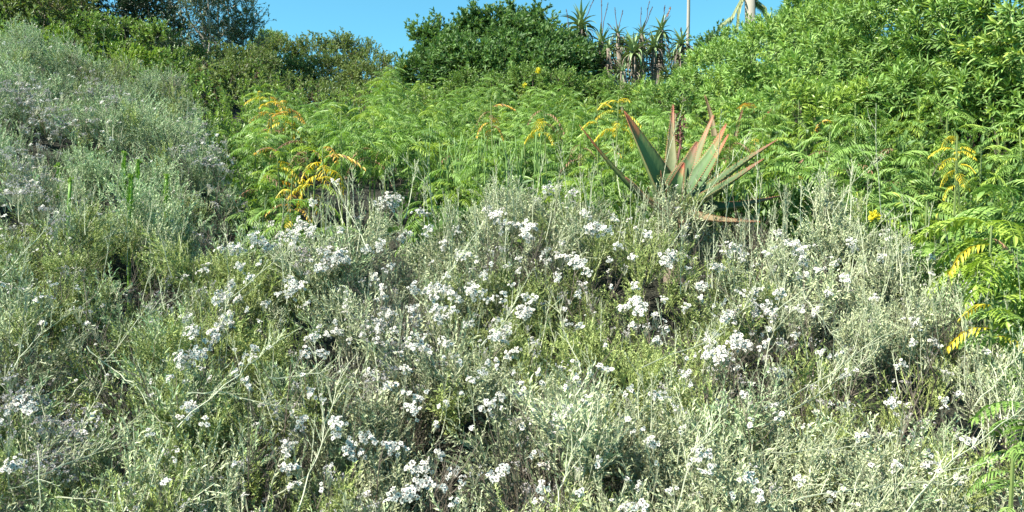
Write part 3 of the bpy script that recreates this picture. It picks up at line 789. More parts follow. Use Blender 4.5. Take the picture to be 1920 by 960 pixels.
bush('slope_shrub', 'yellow-green leafy shrub above the pale silver slope', 'shrub', [(250, 118, 10.8, 24), (300, 118, 11, 16), (215, 105, 11.2, 15)], SP['lime'], 170, None, .85)
bush('slope_shrub', 'mid-green shrub below the black shaded thicket', 'shrub', [(240, 80, 12.5, 42), (170, 75, 12, 38), (300, 85, 12.5, 36), (330, 130, 11.5, 28)], SP['mid'], 170, None, 1.0)
bush('slope_shrub', 'small bright lime shrub in the silver slope below the corner thicket', 'shrub', [(108, 68, 10.2, 17), (115, 80, 10.1, 14)], SP['lime'], 200, None, .7)
bush('shaded_thicket', 'black-green shaded thicket beside the grey-green trees', 'thicket', [(225, 10, 13.2, 48), (275, 28, 13, 40), (315, 55, 12.8, 26), (190, -20, 13.5, 55), (270, -10, 13.5, 45), (325, 100, 12.2, 16)], SP['deep'], 210, None, 1.0)
bush('corner_thicket', 'green and brown thicket in the top corner above the pale silver slope', 'thicket', [(30, 15, 12, 45), (90, 25, 12, 40), (140, 30, 12.5, 38), (-60, 0, 12, 70), (60, -30, 13, 55), (150, -20, 13.5, 50)], SP['olive'], 190, None, 1.0)
bush('ridge_shrub', 'small dark shrub on the skyline beyond the pale pole', 'shrub', [(1325, 92, 13.5, 16), (1345, 80, 13.8, 14)], SP['dark'], 200, RG, .9)
bush('aloe_thicket', 'leafy green thicket growing between the stems of the ridge aloes', 'thicket', [(1150, 115, 16.4, 24), (1175, 95, 16.8, 20), (1215, 118, 16.4, 28), (1255, 125, 16.2, 26), (1180, 140, 16, 30), (1110, 125, 16, 20), (1265, 145, 15, 22)], SP['mid'], 200, None, .9)

# ------------------------------------------------------------------ trees
def tree(label, stems, lumps, group, dens=60):
    """stems: pixel polylines with a width, lumps of foliage with gaps"""
    d0 = stems[0][0][2]; b0 = at(*stems[0][0]); b0.z = min(ground(b0.x, b0.y), b0.z)
    e = empty('small_tree', b0, label, 'tree', group)
    for st in stems:
        pts = [at(*q[:3]) for q in st]
        if pts[0].z > ground(pts[0].x, pts[0].y): pts.insert(0, Vector((pts[0].x, pts[0].y, ground(pts[0].x, pts[0].y))))
        fine = []
        for a, b in zip(pts, pts[1:]):
            for k in range(3): fine.append(a.lerp(b, k / 3) + rvec() * .015)
        fine.append(pts[-1])
        mb = MB(); mb.tube([q - b0 for q in fine], .032, .012, 0, 6)
        for k in range(7):
            q = R.choice(fine[len(fine) // 3:]) - b0
            mb.tube(bent(q, rvec() + Vector((0, 0, .7)), U(.4, .8), 4, .2, .1), .011, .004, 0, 4)
        part('trunk', mb.mesh('trunk', ('bark',), True), e)
    pts = []
    for px, row, d, rp in lumps:
        c = at(px, row, d); r = rp / FPX * d
        for _ in range(int(4.2 * r * r * r * 420 + 3.1 * r * r * dens)):
            v = rvec() * (R.random() ** .45); p = c + v * r
            if noise.noise(p * 2.1) < -.16: continue
            pts.append((p, v + Vector((0, 0, .4)) + rvec() * .6, U(.8, 1.3), .5 * noise.noise(p * 1.7)))
    scatter('crown', SP['tree'], pts * 1, e)
TG = 'grey-green trees on the skyline'
tree('slim pale-stemmed tree nearest the black shaded thicket',
     [[(385, 115, 15), (380, 70, 15), (350, 30, 15), (345, -40, 15)], [(386, 112, 15.1), (385, 60, 15.1), (375, 20, 15.1), (372, -40, 15.1)], [(388, 110, 15), (395, 70, 15), (390, 0, 15), (388, -50, 15)]],
     [(355, 40, 15, 30), (375, 10, 15, 36), (340, 5, 15, 24), (390, 60, 15.3, 28), (352, 80, 15.2, 22), (360, -40, 15, 50)], TG)
tree('bushy grey-green tree in the middle of the small clump',
     [[(412, 105, 15.6), (410, 60, 15.6), (408, 10, 15.6), (412, -40, 15.6)], [(418, 103, 15.7), (430, 75, 15.6), (428, 20, 15.6)]],
     [(415, 30, 15.8, 32), (425, 65, 15.8, 30), (430, 5, 15.8, 32), (400, 80, 15.9, 22), (440, 90, 15.6, 20), (420, -30, 15.8, 40)], TG)
tree('narrow dark tree with a pointed top standing clear against the blue sky',
     [[(455, 108, 16), (456, 60, 16), (466, 20, 16)]],
     [(466, 28, 16.2, 17), (466, 50, 16, 24), (462, 78, 16, 26), (475, 60, 16.1, 16), (450, 90, 16, 24), (468, 14, 16.2, 9)], TG)

# ------------------------------------------------------------------ feathery-leaved plants on the slope
FK = {}
def feathery(x, y, kinds, h, label, s=1.0, n=8, big=False, zabs=None, tilt=None):
    z = ground(x, y); e = empty('feathery_plant', (x, y, z), label, 'plant', 'feathery-leaved plants on the slope', U(0, 6.28))
    top = h if zabs is None else zabs - z
    mb = MB(); mb.tube([(0, 0, 0), (U(-.03, .03), U(-.03, .03), top * .5), (0, 0, top)], .009, .005, 0, 5)
    key = ('stem', round(top, 1))
    if key not in FK: FK[key] = mb.mesh('stem', ('olive',))
    part('stem', FK[key], e)
    a0 = U(0, 6.28)
    for k in range(n):
        kk = R.choice(kinds); a = a0 + k * 2.4; low = k / n
        o = part('frond', R.choice(FR[kk]), e, (0, 0, top - .14 * low - .01 * k), None, s * U(.8, 1.15))
        o.rotation_euler = (U(-.25, .25), U(-.55, .1) + .55 * low, a)
    return e

def zone_label(px, row):
    if px < 560: a = 'between the pale silver slope and the dark hollow'
    elif px < 800: a = 'on the crest above the dark hollow'
    elif px < 1040: a = 'behind the green pencil stems'
    elif px < 1180: a = 'between the pencil stems and the big aloe'
    elif px < 1440: a = 'behind the leaves of the big aloe'
    elif px < 1700: a = 'below the broad lance-leaved shrub'
    else: a = 'below the shaded side of the tall lance-leaved shrub'
    return a
def in_lance(px, y):
    return y > float(np.interp(px, [1150, 1250, 1400, 1500, 1700, 1800, 1920], [10.8, 10.4, 9.6, 8.4, 7.4, 6.6, 6.2]))
spots = []
y = 3.4
while y < 14:
    st = .32 if y < 9 else .36
    x = px2x(300, y)
    while x < px2x(2050, y):
        xx, yy = x + U(-.16, .16), y + U(-.16, .16); px = col_of(xx, yy)
        e = silver_edge(px)
        ok = yy > e + .18 and not (px > 1150 and in_lance(px, yy))
        if 555 < px < 790 and yy < 8.0: ok = False                # the hollow
        if px < 470 and yy < 12: ok = ok and row_of(yy, ground(xx, yy) + .6) < 330 and yy < 8.6 and px > 420
        if 1120 < px < 1420 and 4.7 < yy < 5.75: ok = False        # the big aloe
        if 800 < px < 1030 and yy < 6.7: ok = ok and R.random() < .5 and yy > 5.8
        if yy > 10.8 + 1.4 * nz(xx, yy, .5, 2) and px < 700: ok = False
        if ok: spots.append((yy, xx, px))
        x += st
    y += st
spots.sort()
FZ = []    # merged plants for the far part
def far_plant_mesh(kind):
    mb = MB()
    src = FR[kind]
    a0 = 0
    vs, fs, ms = [], [], []
    for k in range(8):
        me = R.choice(src); s = U(.8, 1.15)
        mt = Matrix.Translation((0, 0, -.14 * k / 8)) @ (Matrix.Rotation(k * 2.4, 4, 'Z') @ Matrix.Rotation(U(-.55, .1) + .55 * k / 8, 4, 'Y')) @ Matrix.Scale(s, 4)
        off = len(vs)
        vs += [tuple(mt @ v.co) for v in me.vertices]
        fs += [tuple(off + i for i in p.vertices) for p in me.polygons]
    mb.v, mb.f, mb.m = vs, fs, [0] * len(fs)
    mb.tube([(0, 0, -.6), (0, 0, 0)], .007, .004, 0)
    return mb.mesh('feathery_plant', (src[0].materials[0].name_full and [k for k in M if M[k] == src[0].materials[0]][0],))
FARM = [far_plant_mesh('green') for _ in range(6)] + [far_plant_mesh('lime')]
FARC = proto_set('far_feathery', FARM)
farpts = []
for n_, (yy, xx, px) in enumerate(spots):
    h = U(.42, .80) + .30 * nz(xx, yy, 1.3, 11)
    row = row_of(yy, ground(xx, yy) + h)
    rightside = px > 1500
    if n_ < 150 and -60 < px < 1990:
        kinds = ['green'] * 9 + ['lime']
        if R.random() < .03: kinds = ['green', 'lime', 'green', 'orange']
        if R.random() < .09: kinds = ['green', 'green', 'brown']
        if px > 1780 and yy < 4.8: kinds = ['big', 'big', 'big', 'biglime']
        feathery(xx, yy, kinds, h, 'large feathery-leaved plant ' + zone_label(px, row), U(.72, .95) if px < 1500 else U(.8, 1.0), 9)
    elif n_ < 290 and -60 < px < 1990:
        o = part('feathery_plant', R.choice(FARM), None, (xx, yy, ground(xx, yy) + h), (U(-.3, .3), U(-.3, .3), U(0, 6.28)), U(.6, .95))
        tag(o, 'small feathery-leaved plant higher up, ' + zone_label(px, row), 'plant', 'feathery-leaved plants higher up the slope')
    else:
        farpts.append(((xx, yy, ground(xx, yy) + h), Vector((U(-.3, .3), U(-.3, .3), 1)), U(.6, .95), .4 * nz(xx, yy, .8, 3)))
    for q in range(0 if (540 < px < 800 and yy < 8.5) else (1 if yy < 9 else 2)):
        x2, y2 = xx + U(-.2, .2), yy + U(-.2, .2)
        farpts.append(((x2, y2, ground(x2, y2) + h - U(.1, .28)), Vector((U(-.4, .4), U(-.6, .1), 1)), U(.7, 1.05), .4 * nz(xx, yy, .8, 3) - .1))
tag(scatter('fern_undergrowth', FARC, farpts), 'mass of feathery green leaves covering the slope behind the silver bushes', 'undergrowth', None, 'stuff')

# plants picked out by their autumn colours or their place
def fp(px, row, d, kinds, label, s=1.0, n=8):
    p = at(px, row, d); return feathery(p.x, p.y, kinds, 0, label, s, n, zabs=p.z + .05)
fp(505, 192, 8.0, ['yellow', 'yellow', 'orange'], 'golden feathery plant at the top of the golden streak', .75, 9)
fp(530, 204, 7.7, ['yellow', 'yellow', 'orange'], 'orange feathery plant in the middle of the golden streak', .75, 7)
fp(548, 218, 7.8, ['orange', 'frondx'][:1] + ['yellow'], 'orange feathery plant at the lower end of the golden streak', .6, 6)
fp(488, 176, 8.8, ['yellow', 'lime'], 'small yellow feathery plant above the golden streak', .5, 5)
fp(525, 250, 7.6, ['lime', 'orange', 'brown', 'green'], 'browning feathery plant between the golden streak and the hollow', .85, 8)
fp(605, 292, 5.6, ['yellow', 'yellow', 'lime', 'orange'], 'golden-yellow feathery plant overhanging the dark hollow', .95, 9)
fp(575, 278, 5.9, ['brown', 'orange', 'lime'], 'red-brown withering feathery plant above the golden one', .8, 7)
fp(520, 300, 5.5, ['orange', 'lime', 'yellow', 'green'], 'yellow-tinged feathery plant on the shaded side of the hollow', .8, 8)
fp(548, 375, 5.1, ['yellow', 'orange'], 'small orange feathery plant low in the dark hollow', .62, 7)
fp(590, 345, 5.4, ['lime', 'yellow'], 'lime-yellow feathery plant hanging into the dark hollow', .75, 7)
fp(640, 262, 6.4, ['green'], 'green feathery plant arching over the darkest part of the hollow', 1.0, 9)
fp(700, 248, 6.9, ['green'], 'green feathery plant set back over the middle of the hollow', 1.1, 10)
fp(765, 270, 6.7, ['green', 'green', 'lime'], 'green feathery plant over the far end of the hollow', 1.0, 9)
fp(660, 262, 6.8, ['green'], 'dark green drooping feathery plant directly over the dark hollow', 1.1, 10)
fp(725, 272, 6.7, ['green', 'green', 'lime'], 'green feathery plant over the hollow next to the pencil stems', 1.05, 9)
fp(695, 285, 6.6, ['green', 'green', 'brown'], 'lowest green feathery plant over the mouth of the hollow', .9, 8)
fp(640, 240, 7.0, ['green'], 'lush green feathery plant on the crest above the hollow', 1.1, 10)
fp(740, 255, 7.0, ['green'], 'lush green feathery plant beside the pencil stems', 1.1, 10)
fp(920, 215, 7.0, ['brown', 'orange', 'orange'], 'pinkish-brown withered feathery plant above the pencil stems', .7, 7)
fp(1020, 220, 6.8, ['brown', 'yellow', 'yellow'], 'tan and yellow feathery plant between the pencil stems and the big aloe', .75, 7)
fp(1160, 205, 6.0, ['yellow'], 'bright yellow feathery plant just behind the tallest red aloe leaf', .6, 9)
fp(1120, 210, 6.2, ['yellow', 'lime'], 'pale yellow feathery plant beside the bright yellow one', .5, 6)
fp(1790, 262, 4.8, ['yellow', 'yellow', 'lime'], 'yellow feathery plant shining in the green slope above the toothed leaves', .5, 8)
fp(1795, 298, 4.5, ['yellow'], 'small pure yellow feathery plant in the green slope', .42, 8)
fp(1840, 290, 5.1, ['lime', 'green'], 'lime-green feathery plant beside the pure yellow one', .6, 8)
fp(1860, 445, 3.5, ['biglime', 'biglime', 'yellow'], 'large lime toothed-leaved plant bending over its own dead leaves', .9, 8)
fp(1900, 400, 4.0, ['big'], 'large green toothed-leaved plant at the edge of the photo', 1.0, 9)
fp(1845, 470, 3.6, ['brown', 'biglime'], 'toothed-leaved plant with curled brown dead leaves', .7, 7)
fp(1862, 570, 3.15, ['yellow', 'biglime', 'orange'], 'golden toothed-leaved plant beside the grey everlasting twigs', .6, 7)
fp(1905, 540, 3.5, ['big', 'biglime'], 'green and lime toothed-leaved plant above the golden one', .8, 8)
fp(1930, 620, 3.2, ['big'], 'dark green toothed-leaved plant cut by the edge of the photo', .8, 8)
fp(1925, 790, 2.45, ['big'], 'dark green toothed leaves low at the edge of the photo', .55, 7)
fp(1900, 880, 2.2, ['big', 'green'], 'green toothed-leaved seedling in the bottom corner', .5, 7)
fp(1345, 290, 6.0, ['green'], 'feathery green plant showing between the upright aloe leaves', 1.0, 9)
fp(1400, 300, 6.2, ['lime', 'orange', 'green'], 'feathery plant with straw-coloured leaves behind the long reddish aloe leaf', .9, 8)
fp(1275, 285, 5.8, ['lime', 'green'], 'lime feathery plant rising from the heart of the big aloe', .6, 8)

# ------------------------------------------------------------------ low undergrowth that closes the ground further up
ug = {'mid': [], 'olive': [], 'dark': [], 'lime': []}
y = 4.6
while y < 22:
    st = .14 if y < 9 else .2
    x = px2x(-60, y)
    while x < px2x(1980, y):
        xx, yy = x + U(-st, st) * .6, y + U(-st, st) * .6; px = col_of(xx, yy)
        x += st
        if yy < silver_edge(px) + .1: continue
        if 540 < px < 790 and yy < 8.2: continue
        if row_of(yy, ground(xx, yy) + .3) < -60: continue
        k = 'olive' if (px < 800 and yy > 11 and R.random() < .65) else 'mid'
        if yy < 11 and px > 500: k = 'dark' if R.random() < .35 else 'mid'
        if yy < 13 and px > 420 and nz(xx, yy, 1.6, 90) > .05 and R.random() < .6:    # leafy shoots standing among the feathery plants
            ug['lime' if R.random() < .5 else 'mid'].append(((xx, yy, ground(xx, yy) + U(.35, .62)), Vector((R.gauss(0, .4), R.gauss(-.2, .4), 1)), U(.6, 1.0), .4 * nz(xx, yy, .9, 5)))
        ug[k].append(((xx, yy, ground(xx, yy) + U(.0, .35) * (1 if yy > 9 else .7)), Vector((R.gauss(0, .4), R.gauss(-.2, .4), 1)), U(.8, 1.5), .5 * nz(xx, yy, .7, 33)))
    y += st
for k, nm, lb in (('mid', 'green_undergrowth', 'mid-green leafy undergrowth filling the slope'), ('olive', 'olive_undergrowth', 'brownish olive scrub covering the far slope'), ('dark', 'dark_undergrowth', 'dark green leaves under the feathery plants'), ('lime', 'bright_undergrowth', 'bright leafy shoots among the feathery plants')):
    tag(scatter(nm, SP[k], ug[k]), lb, 'undergrowth', None, 'stuff')

# ------------------------------------------------------------------ pencil-stem plants
def pencil(px, row_top, row_bot, d, n, label, wpx=26):
    b = at(px, row_bot, d); b.z = max(ground(b.x, b.y), b.z - .1)
    e = empty('pencil_stem_plant', b, label, 'succulent', 'pencil-stemmed succulents')
    H = row2z(row_top, d) - b.z
    for k in range(n):
        mb = MB(); x0, y0 = U(-1, 1) * wpx * 1.2 / FPX * d, U(-.3, .2); h = H * U(.45, 1.08)
        pts = bent((x0 * .8, y0, 0), (x0 * .3, U(-.1, .1), 1), h, 5, .04, .05)
        mb.tube(pts, .0055, .0035, 0, 5)
        for j in range(2):
            q = pts[R.randint(1, 3)]; mb.tube(bent(q, (U(-.5, .5), U(-.4, .4), 1), h * U(.3, .5), 4, .05, .12), .005, .0035, 0, 5)
        part('stem', mb.mesh('stem', ('pencil',), True), e)
pencil(845, 255, 330, 6.6, 8, 'pencil-stemmed succulent nearest the dark hollow')
pencil(885, 248, 330, 6.5, 9, 'pencil-stemmed succulent second from the hollow')
pencil(925, 240, 335, 6.3, 10, 'tallest clump of lime pencil stems in the middle of the row')
pencil(965, 262, 340, 6.2, 8, 'lime pencil-stemmed succulent just past the middle of the row')
pencil(1008, 255, 335, 6.3, 7, 'sparse pencil-stemmed succulent nearest the big aloe', 16)
pencil(800, 245, 320, 6.9, 5, 'greyer pencil-stemmed succulent behind the tall everlasting sprigs', 20)
pencil(250, 105, 140, 9.6, 9, 'distant yellow-green pencil stems above the pale silver slope', 18)

# ------------------------------------------------------------------ leafy succulent spikes in the silver slope
def leafy_spike(px, row_top, row_bot, label, d=None, r=.040):
    t = hit(px, row_top + 25, canopy); d = t.y - .08 if d is None else d
    top = at(px, row_top, d); b = at(px + U(-4, 4), row_bot, d); gz = ground(b.x, b.y)
    e = empty('leafy_succulent', (b.x, b.y, gz), label, 'succulent', 'leafy succulent spikes')
    o0 = e.location; mb = MB()
    pts = [Vector((b.x, b.y, gz)) - o0, b - o0, (b.lerp(top, .5) + rvec() * .008) - o0, top - o0]
    mb.tube(pts, .011, .008, 0, 6); part('stem', mb.mesh('stem', ('succulent',), True), e)
    mb = MB(); H = (top - b).length
    n = int(H * 330)
    for i in range(n):
        t = i / n; p = (b.lerp(top, t)) - o0; a = i * 2.4
        dd = Vector((math.cos(a), math.sin(a), .55 + t * .8))
        mb.leaf(p, dd, Vector((0, 0, 1)), r * U(.8, 1.3) * (1 - .25 * t), .015, 0, -.25, .4)
    part('leaves', mb.mesh('leaves', ('succulent',)), e)['kind'] = 'stuff'
    mb = MB()
    for i in range(26):
        mb.blade(top - o0 + Vector((U(-.012, .012), U(-.012, .012), U(-.012, .012))), rvec() + Vector((0, 0, .9)), rvec(), .02, .012, 0)
    part('flower_head', mb.mesh('flower_head', ('lancefresh',)), e)
leafy_spike(110, 312, 405, 'tallest and thickest leafy green succulent spike, alone in the silver slope')
leafy_spike(233, 290, 360, 'leafy succulent spike at the back of the group of three')
leafy_spike(259, 305, 385, 'bright leafy succulent spike in the group of three, beside the lone one')
leafy_spike(246, 332, 400, 'lowest leafy succulent spike of the group of three')
leafy_spike(313, 333, 375, 'small single succulent spike with a yellow tip near the shaded hollow')
leafy_spike(132, 340, 410, 'short leafy succulent spike leaning on the thickest one', r=.02)

# ------------------------------------------------------------------ the big aloe
def thick_leaf(e, name, mat, pts, wid, thick=.28, gut=.35, nrm=None, teeth=True, flip=1):
    """pts: world control points base->tip; wid: largest width in metres; crescent section with toothed rims"""
    P = [Vector(p) - e.location for p in pts]; n = 14
    def cr(t):
        t = t * (len(P) - 1); i = min(int(t), len(P) - 2); f = t - i
        p0 = P[max(i - 1, 0)]; p1 = P[i]; p2 = P[i + 1]; p3 = P[min(i + 2, len(P) - 1)]
        return .5 * ((2 * p1) + (p2 - p0) * f + (2 * p0 - 5 * p1 + 4 * p2 - p3) * f * f + (3 * p1 - p0 - 3 * p2 + p3) * f ** 3)
    N0 = Vector(nrm).normalized() if nrm else Vector((0, -1, .35)).normalized()
    mb = MB(); rings = []; T = []; E = []; edges = ([], [])
    prof = [(-1, .10 + gut, 1), (-.75, gut * .6, .08), (0, 0.0, 0), (.75, gut * .6, .08), (1, .10 + gut, 1), (.62, gut * .30 - thick, .1), (0, -thick - .12, 0), (-.62, gut * .30 - thick, .1)]
    for i in range(n + 1):
        t = i / n; p = cr(t); d = (cr(min(t + .03, 1)) - cr(max(t - .03, 0))).normalized()
        s = d.cross(N0).normalized(); nn = s.cross(d).normalized()
        wv = wid * .5 * (0.72 + .28 * math.sin(min(t * 3.2, 1.57))) * (1 - t ** 1.35) + .002
        rings.append([mb.vert(p + s * a * wv + nn * b * wv) for a, b, c in prof])
        for a, b, c in prof: T.append(t); E.append(c)
        edges[0].append((p - s * wv + nn * (.1 + gut) * wv, -s, d, t)); edges[1].append((p + s * wv + nn * (.1 + gut) * wv, s, d, t))
    k = len(prof)
    for A, B in zip(rings, rings[1:]):
        for j in range(k): mb.face((A[j], A[(j + 1) % k], B[(j + 1) % k], B[j]))
    mb.face(rings[0]); mb.face(rings[-1])
    me = mb.mesh(name, (mat,), True)
    for an, arr in (('t', T), ('e', E)):
        a = me.attributes.new(an, 'FLOAT', 'POINT'); a.data.foreach_set('value', arr)
    o = part(name, me, e)
    if teeth:
        tb = MB()
        for ed in edges:
            for (p, s, d, t), (p2, s2, d2, t2) in zip(ed, ed[1:]):
                for f in (.15, .5, .85):
                    if t > .93: continue
                    q = p.lerp(p2, f); tb.blade(q - s * .002, s + d * .5, N0, .011, .006, 0, .2, .15)
        part('teeth', tb.mesh('teeth', ('redbrown',)), o)['kind'] = 'stuff'
    return o
M['redbrown'] = leaf_mat('red_brown_teeth', (0.25, 0.09, 0.05), (0.42, 0.18, 0.09), 0.5, 0)
AD = 4.95
def big_aloe():
    b = at(1268, 388, AD + .05); g = ground(b.x, b.y)
    e = empty('big_aloe', (b.x, b.y, g), 'big aloe with long toothed red-tipped leaves rising behind the silver bush', 'aloe')
    mb = MB(); mb.tube([(0, 0, 0), (.01, 0, (b.z - g) * .5), (0, .02, b.z - g)], .085, .07, 0, 10); part('trunk', mb.mesh('trunk', ('husk',), True), e)
    def lf(mat, ctrl, w, **k):
        w *= 1.15; ctrl = [(x + U(-3, 3), y + U(-2, 2), dz) if 0 < i < len(ctrl) - 1 else (x, y, dz) for i, (x, y, dz) in enumerate(ctrl)]
        thick_leaf(e, 'leaf', mat, [at(x, y, AD + dz) for x, y, dz in ctrl], w / FPX * AD, **k)
    lf('bigaloepink', [(1258, 372, .12), (1255, 320, .30), (1257, 262, .42), (1262, 196, .48)], 30)
    lf('bigaloe', [(1252, 385, .0), (1234, 340, -.06), (1200, 275, -.10), (1170, 208, -.12)], 62, nrm=(.5, -.8, .3))
    lf('bigaloe', [(1245, 392, -.05), (1205, 372, -.14), (1150, 312, -.22), (1086, 234, -.30)], 34, nrm=(.75, -.3, .9))
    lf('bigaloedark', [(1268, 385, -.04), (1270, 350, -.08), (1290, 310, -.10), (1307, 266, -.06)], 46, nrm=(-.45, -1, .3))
    lf('bigaloe', [(1262, 382, -.02), (1256, 350, -.05), (1247, 325, -.04), (1238, 296, .0)], 40, nrm=(.3, -1, .2))
    lf('bigaloepink', [(1275, 372, .15), (1296, 325, .22), (1318, 272, .28), (1338, 216, .34)], 24, nrm=(-.7, -.7, .3))
    lf('bigaloe', [(1276, 380, .02), (1300, 340, .04), (1332, 288, .06), (1362, 232, .08)], 38, nrm=(-.6, -.7, .5))
    lf('bigaloe', [(1282, 385, .06), (1312, 350, .12), (1338, 305, .18), (1366, 252, .22)], 26, nrm=(-.8, -.6, .2))
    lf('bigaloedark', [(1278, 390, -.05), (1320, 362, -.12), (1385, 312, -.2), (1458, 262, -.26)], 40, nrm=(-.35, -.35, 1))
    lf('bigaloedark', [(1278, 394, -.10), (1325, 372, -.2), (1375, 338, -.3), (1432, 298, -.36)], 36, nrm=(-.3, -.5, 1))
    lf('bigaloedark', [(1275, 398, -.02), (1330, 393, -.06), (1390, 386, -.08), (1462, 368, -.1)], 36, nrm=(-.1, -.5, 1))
    lf('bigaloedry', [(1262, 400, -.12), (1300, 408, -.25), (1350, 414, -.3), (1425, 416, -.34)], 30, nrm=(0, -.6, 1))
    lf('bigaloedry', [(1258, 402, -.14), (1270, 400, -.3), (1282, 408, -.42), (1276, 432, -.5)], 42, nrm=(-.2, -1, .4), teeth=False)
    lf('bigaloedry', [(1250, 395, -.06), (1215, 380, -.2), (1190, 352, -.28), (1172, 333, -.3)], 20, nrm=(.4, -.6, .8))
    lf('bigaloe', [(1262, 384, -.08), (1262, 360, -.14), (1275, 335, -.16), (1282, 305, -.12)], 34, nrm=(0, -1, .2))
    # torn brown flower stalk behind the upright pink leaf
    mb = MB()
    c = at(1275, 225, AD + .5) - e.location; bot = at(1266, 320, AD + .3) - e.location
    mb.tube([bot, bot.lerp(c, .5) + Vector((.02, 0, 0)), c], .010, .006, 0, 6)
    for i in range(110):
        q = bot.lerp(c, U(.5, 1.1)); mb.blade(q + rvec() * .03, rvec() + Vector((.3, 0, .2)), rvec(), U(.02, .05), .014, 0, .3)
    part('dead_flower_stalk', mb.mesh('dead_flower_stalk', ('deadred',)), e)
M['deadred'] = leaf_mat('dead_red_brown', (0.07, 0.03, 0.025), (0.22, 0.10, 0.075), .85, .05)
big_aloe()
def back_aloe():
    d = 7.3; b = at(1380, 300, d); g = ground(b.x, b.y)
    e = empty('big_aloe', (b.x, b.y, g), 'half hidden aloe of which only tan leaf tips rise from the ferns', 'aloe')
    for ctrl, w, m in (([(1345, 300, 0), (1340, 260, .05), (1332, 215, .1), (1321, 178, .1)], 15, 'bigaloedry'),
                       ([(1375, 325, 0), (1376, 280, 0), (1380, 245, 0), (1392, 206, 0)], 13, 'bigaloedry'),
                       ([(1385, 325, 0), (1398, 275, 0), (1415, 240, 0), (1446, 205, 0)], 13, 'bigaloe')):
        thick_leaf(e, 'leaf', m, [at(x, y, d + dz) for x, y, dz in ctrl], w / FPX * d)
back_aloe()

# ------------------------------------------------------------------ tree aloes on the ridge
def strap(mb, b, a, el, L, W, droop, m=0):
    """long channelled aloe leaf that arches over"""
    h = Vector((math.cos(a), math.sin(a), 0)); s = Vector((-math.sin(a), math.cos(a), 0)); prev = None; n = 7
    p = Vector(b); ang = el
    for i in range(n + 1):
        t = i / n; wv = W * .5 * (1 - t ** 1.8) + .0015
        up = Vector((-h.x * math.sin(ang), -h.y * math.sin(ang), math.cos(ang)))
        q = (mb.vert(p + s * wv + up * wv * .5), mb.vert(p - up * wv * .25), mb.vert(p - s * wv + up * wv * .5))
        if prev: mb.face((prev[0], prev[1], q[1], q[0]), m); mb.face((prev[1], prev[2], q[2], q[1]), m)
        prev = q
        p = p + (h * math.cos(ang) + Vector((0, 0, math.sin(ang)))) * L / n
        ang -= droop / n
STRAPS = []
for dr, el in ((.3, 1.25), (1.2, 1.0), (1.9, .8), (2.3, .5), (2.3, .1)):
    for _ in range(2):
        mb = MB(); strap(mb, (0, 0, 0), 0, el, .42, .068, dr + U(-.2, .2)); STRAPS.append(mb.mesh('leaf', ('aloe',), True))
def tree_aloe(px, row, d, rpx, foot_row, label, nleaf=30, skirt=1.0, spikes=()):
    c = at(px, row, d); g = ground(c.x, c.y); e = empty('tree_aloe', (c.x, c.y, g), label, 'aloe', 'tree aloes on the ridge')
    h = c.z - g; s = rpx / FPX * d / .33; e.rotation_euler = (U(-.05, .05), U(-.05, .05), 0)
    mb = MB(); mb.tube([(U(-.05, .05), 0, -.05), (.02, 0, h * .5), (0, 0, h)], .06, .045, 0, 8); part('trunk', mb.mesh('trunk', ('husk',), True), e)
    for i in range(nleaf):
        t = i / nleaf; k = min(int(t * 5), 4) * 2 + R.randint(0, 1)
        o = part('leaf', STRAPS[k], e, (U(-.02, .02), U(-.02, .02), h - .12 * t * s), (U(-.12, .12), U(-.12, .12), i * 2.4 + U(-.25, .25)), s * U(.85, 1.12))
    if skirt:
        mb = MB(); H = min(h, (foot_row - row) / FPX * d) * skirt
        for i in range(int(70 * skirt * max(H, .3))+30):
            z = h - .1 - U(0, 1) * H; a = U(0, 6.28); strap(mb, (math.cos(a) * .05, math.sin(a) * .05, z), a, U(-.2, .6), U(.22, .4), .028, U(1.6, 2.6))
        part('dead_leaf_skirt', mb.mesh('dead_leaf_skirt', ('husk',)), e)['kind'] = 'stuff'
    for spx, srow, sm in spikes:
        tip = at(spx, srow, d) - e.location; b = Vector((0, 0, h)); mid = b.lerp(tip, .5) + rvec() * .03
        mb = MB(); mb.tube([b, mid, b.lerp(tip, .8) + rvec() * .01, tip], .009, .005, 0, 5)
        for i in range(50 if sm == 'redspike' else 32):
            q = b.lerp(tip, U(.55 if sm == 'redspike' else .72, 1.0)); mb.blade(q, rvec() + Vector((0, 0, -.2)), rvec(), U(.02, .045) if sm == 'redspike' else U(.014, .026), .012, 0, .3)
        part('flower_spike', mb.mesh('flower_spike', (sm,)), e)
tree_aloe(1092, 48, 15.0, 36, 105, 'tallest tree aloe on the ridge with a full rosette against the sky', 34, .8, [(1095, -15, 'spike'), (1117, 2, 'spike')])
tree_aloe(1072, 80, 14.6, 24, 120, 'small tree aloe half sunk in the edge of the dark green bush', 24, .6, [(1057, 18, 'spike')])
tree_aloe(1127, 78, 14.8, 28, 150, 'tree aloe with the longest shaggy dark skirt of dead leaves', 28, 1.2, [(1127, -10, 'spike'), (1139, 2, 'spike')])
tree_aloe(1138, 92, 14.4, 22, 150, 'low tree aloe pressed against the shaggy-skirted one', 18, 1.2)
tree_aloe(1164, 62, 16.0, 18, 110, 'far tree aloe between two pairs of dry flower spikes', 18, .5, [(1161, 12, 'spike'), (1176, 18, 'spike'), (1146, 42, 'spike')])
tree_aloe(1188, 92, 14.3, 33, 142, 'tree aloe in the front of the row with a pale dead-leaf skirt', 34, 1.0)
tree_aloe(1198, 64, 16.0, 20, 110, 'far tree aloe under the tallest dry flower spikes', 20, .5, [(1196, 15, 'spike'), (1211, 3, 'spike'), (1217, 13, 'spike')])
tree_aloe(1222, 86, 14.6, 28, 128, 'tree aloe just below the one with the orange flower spike', 28, .9)
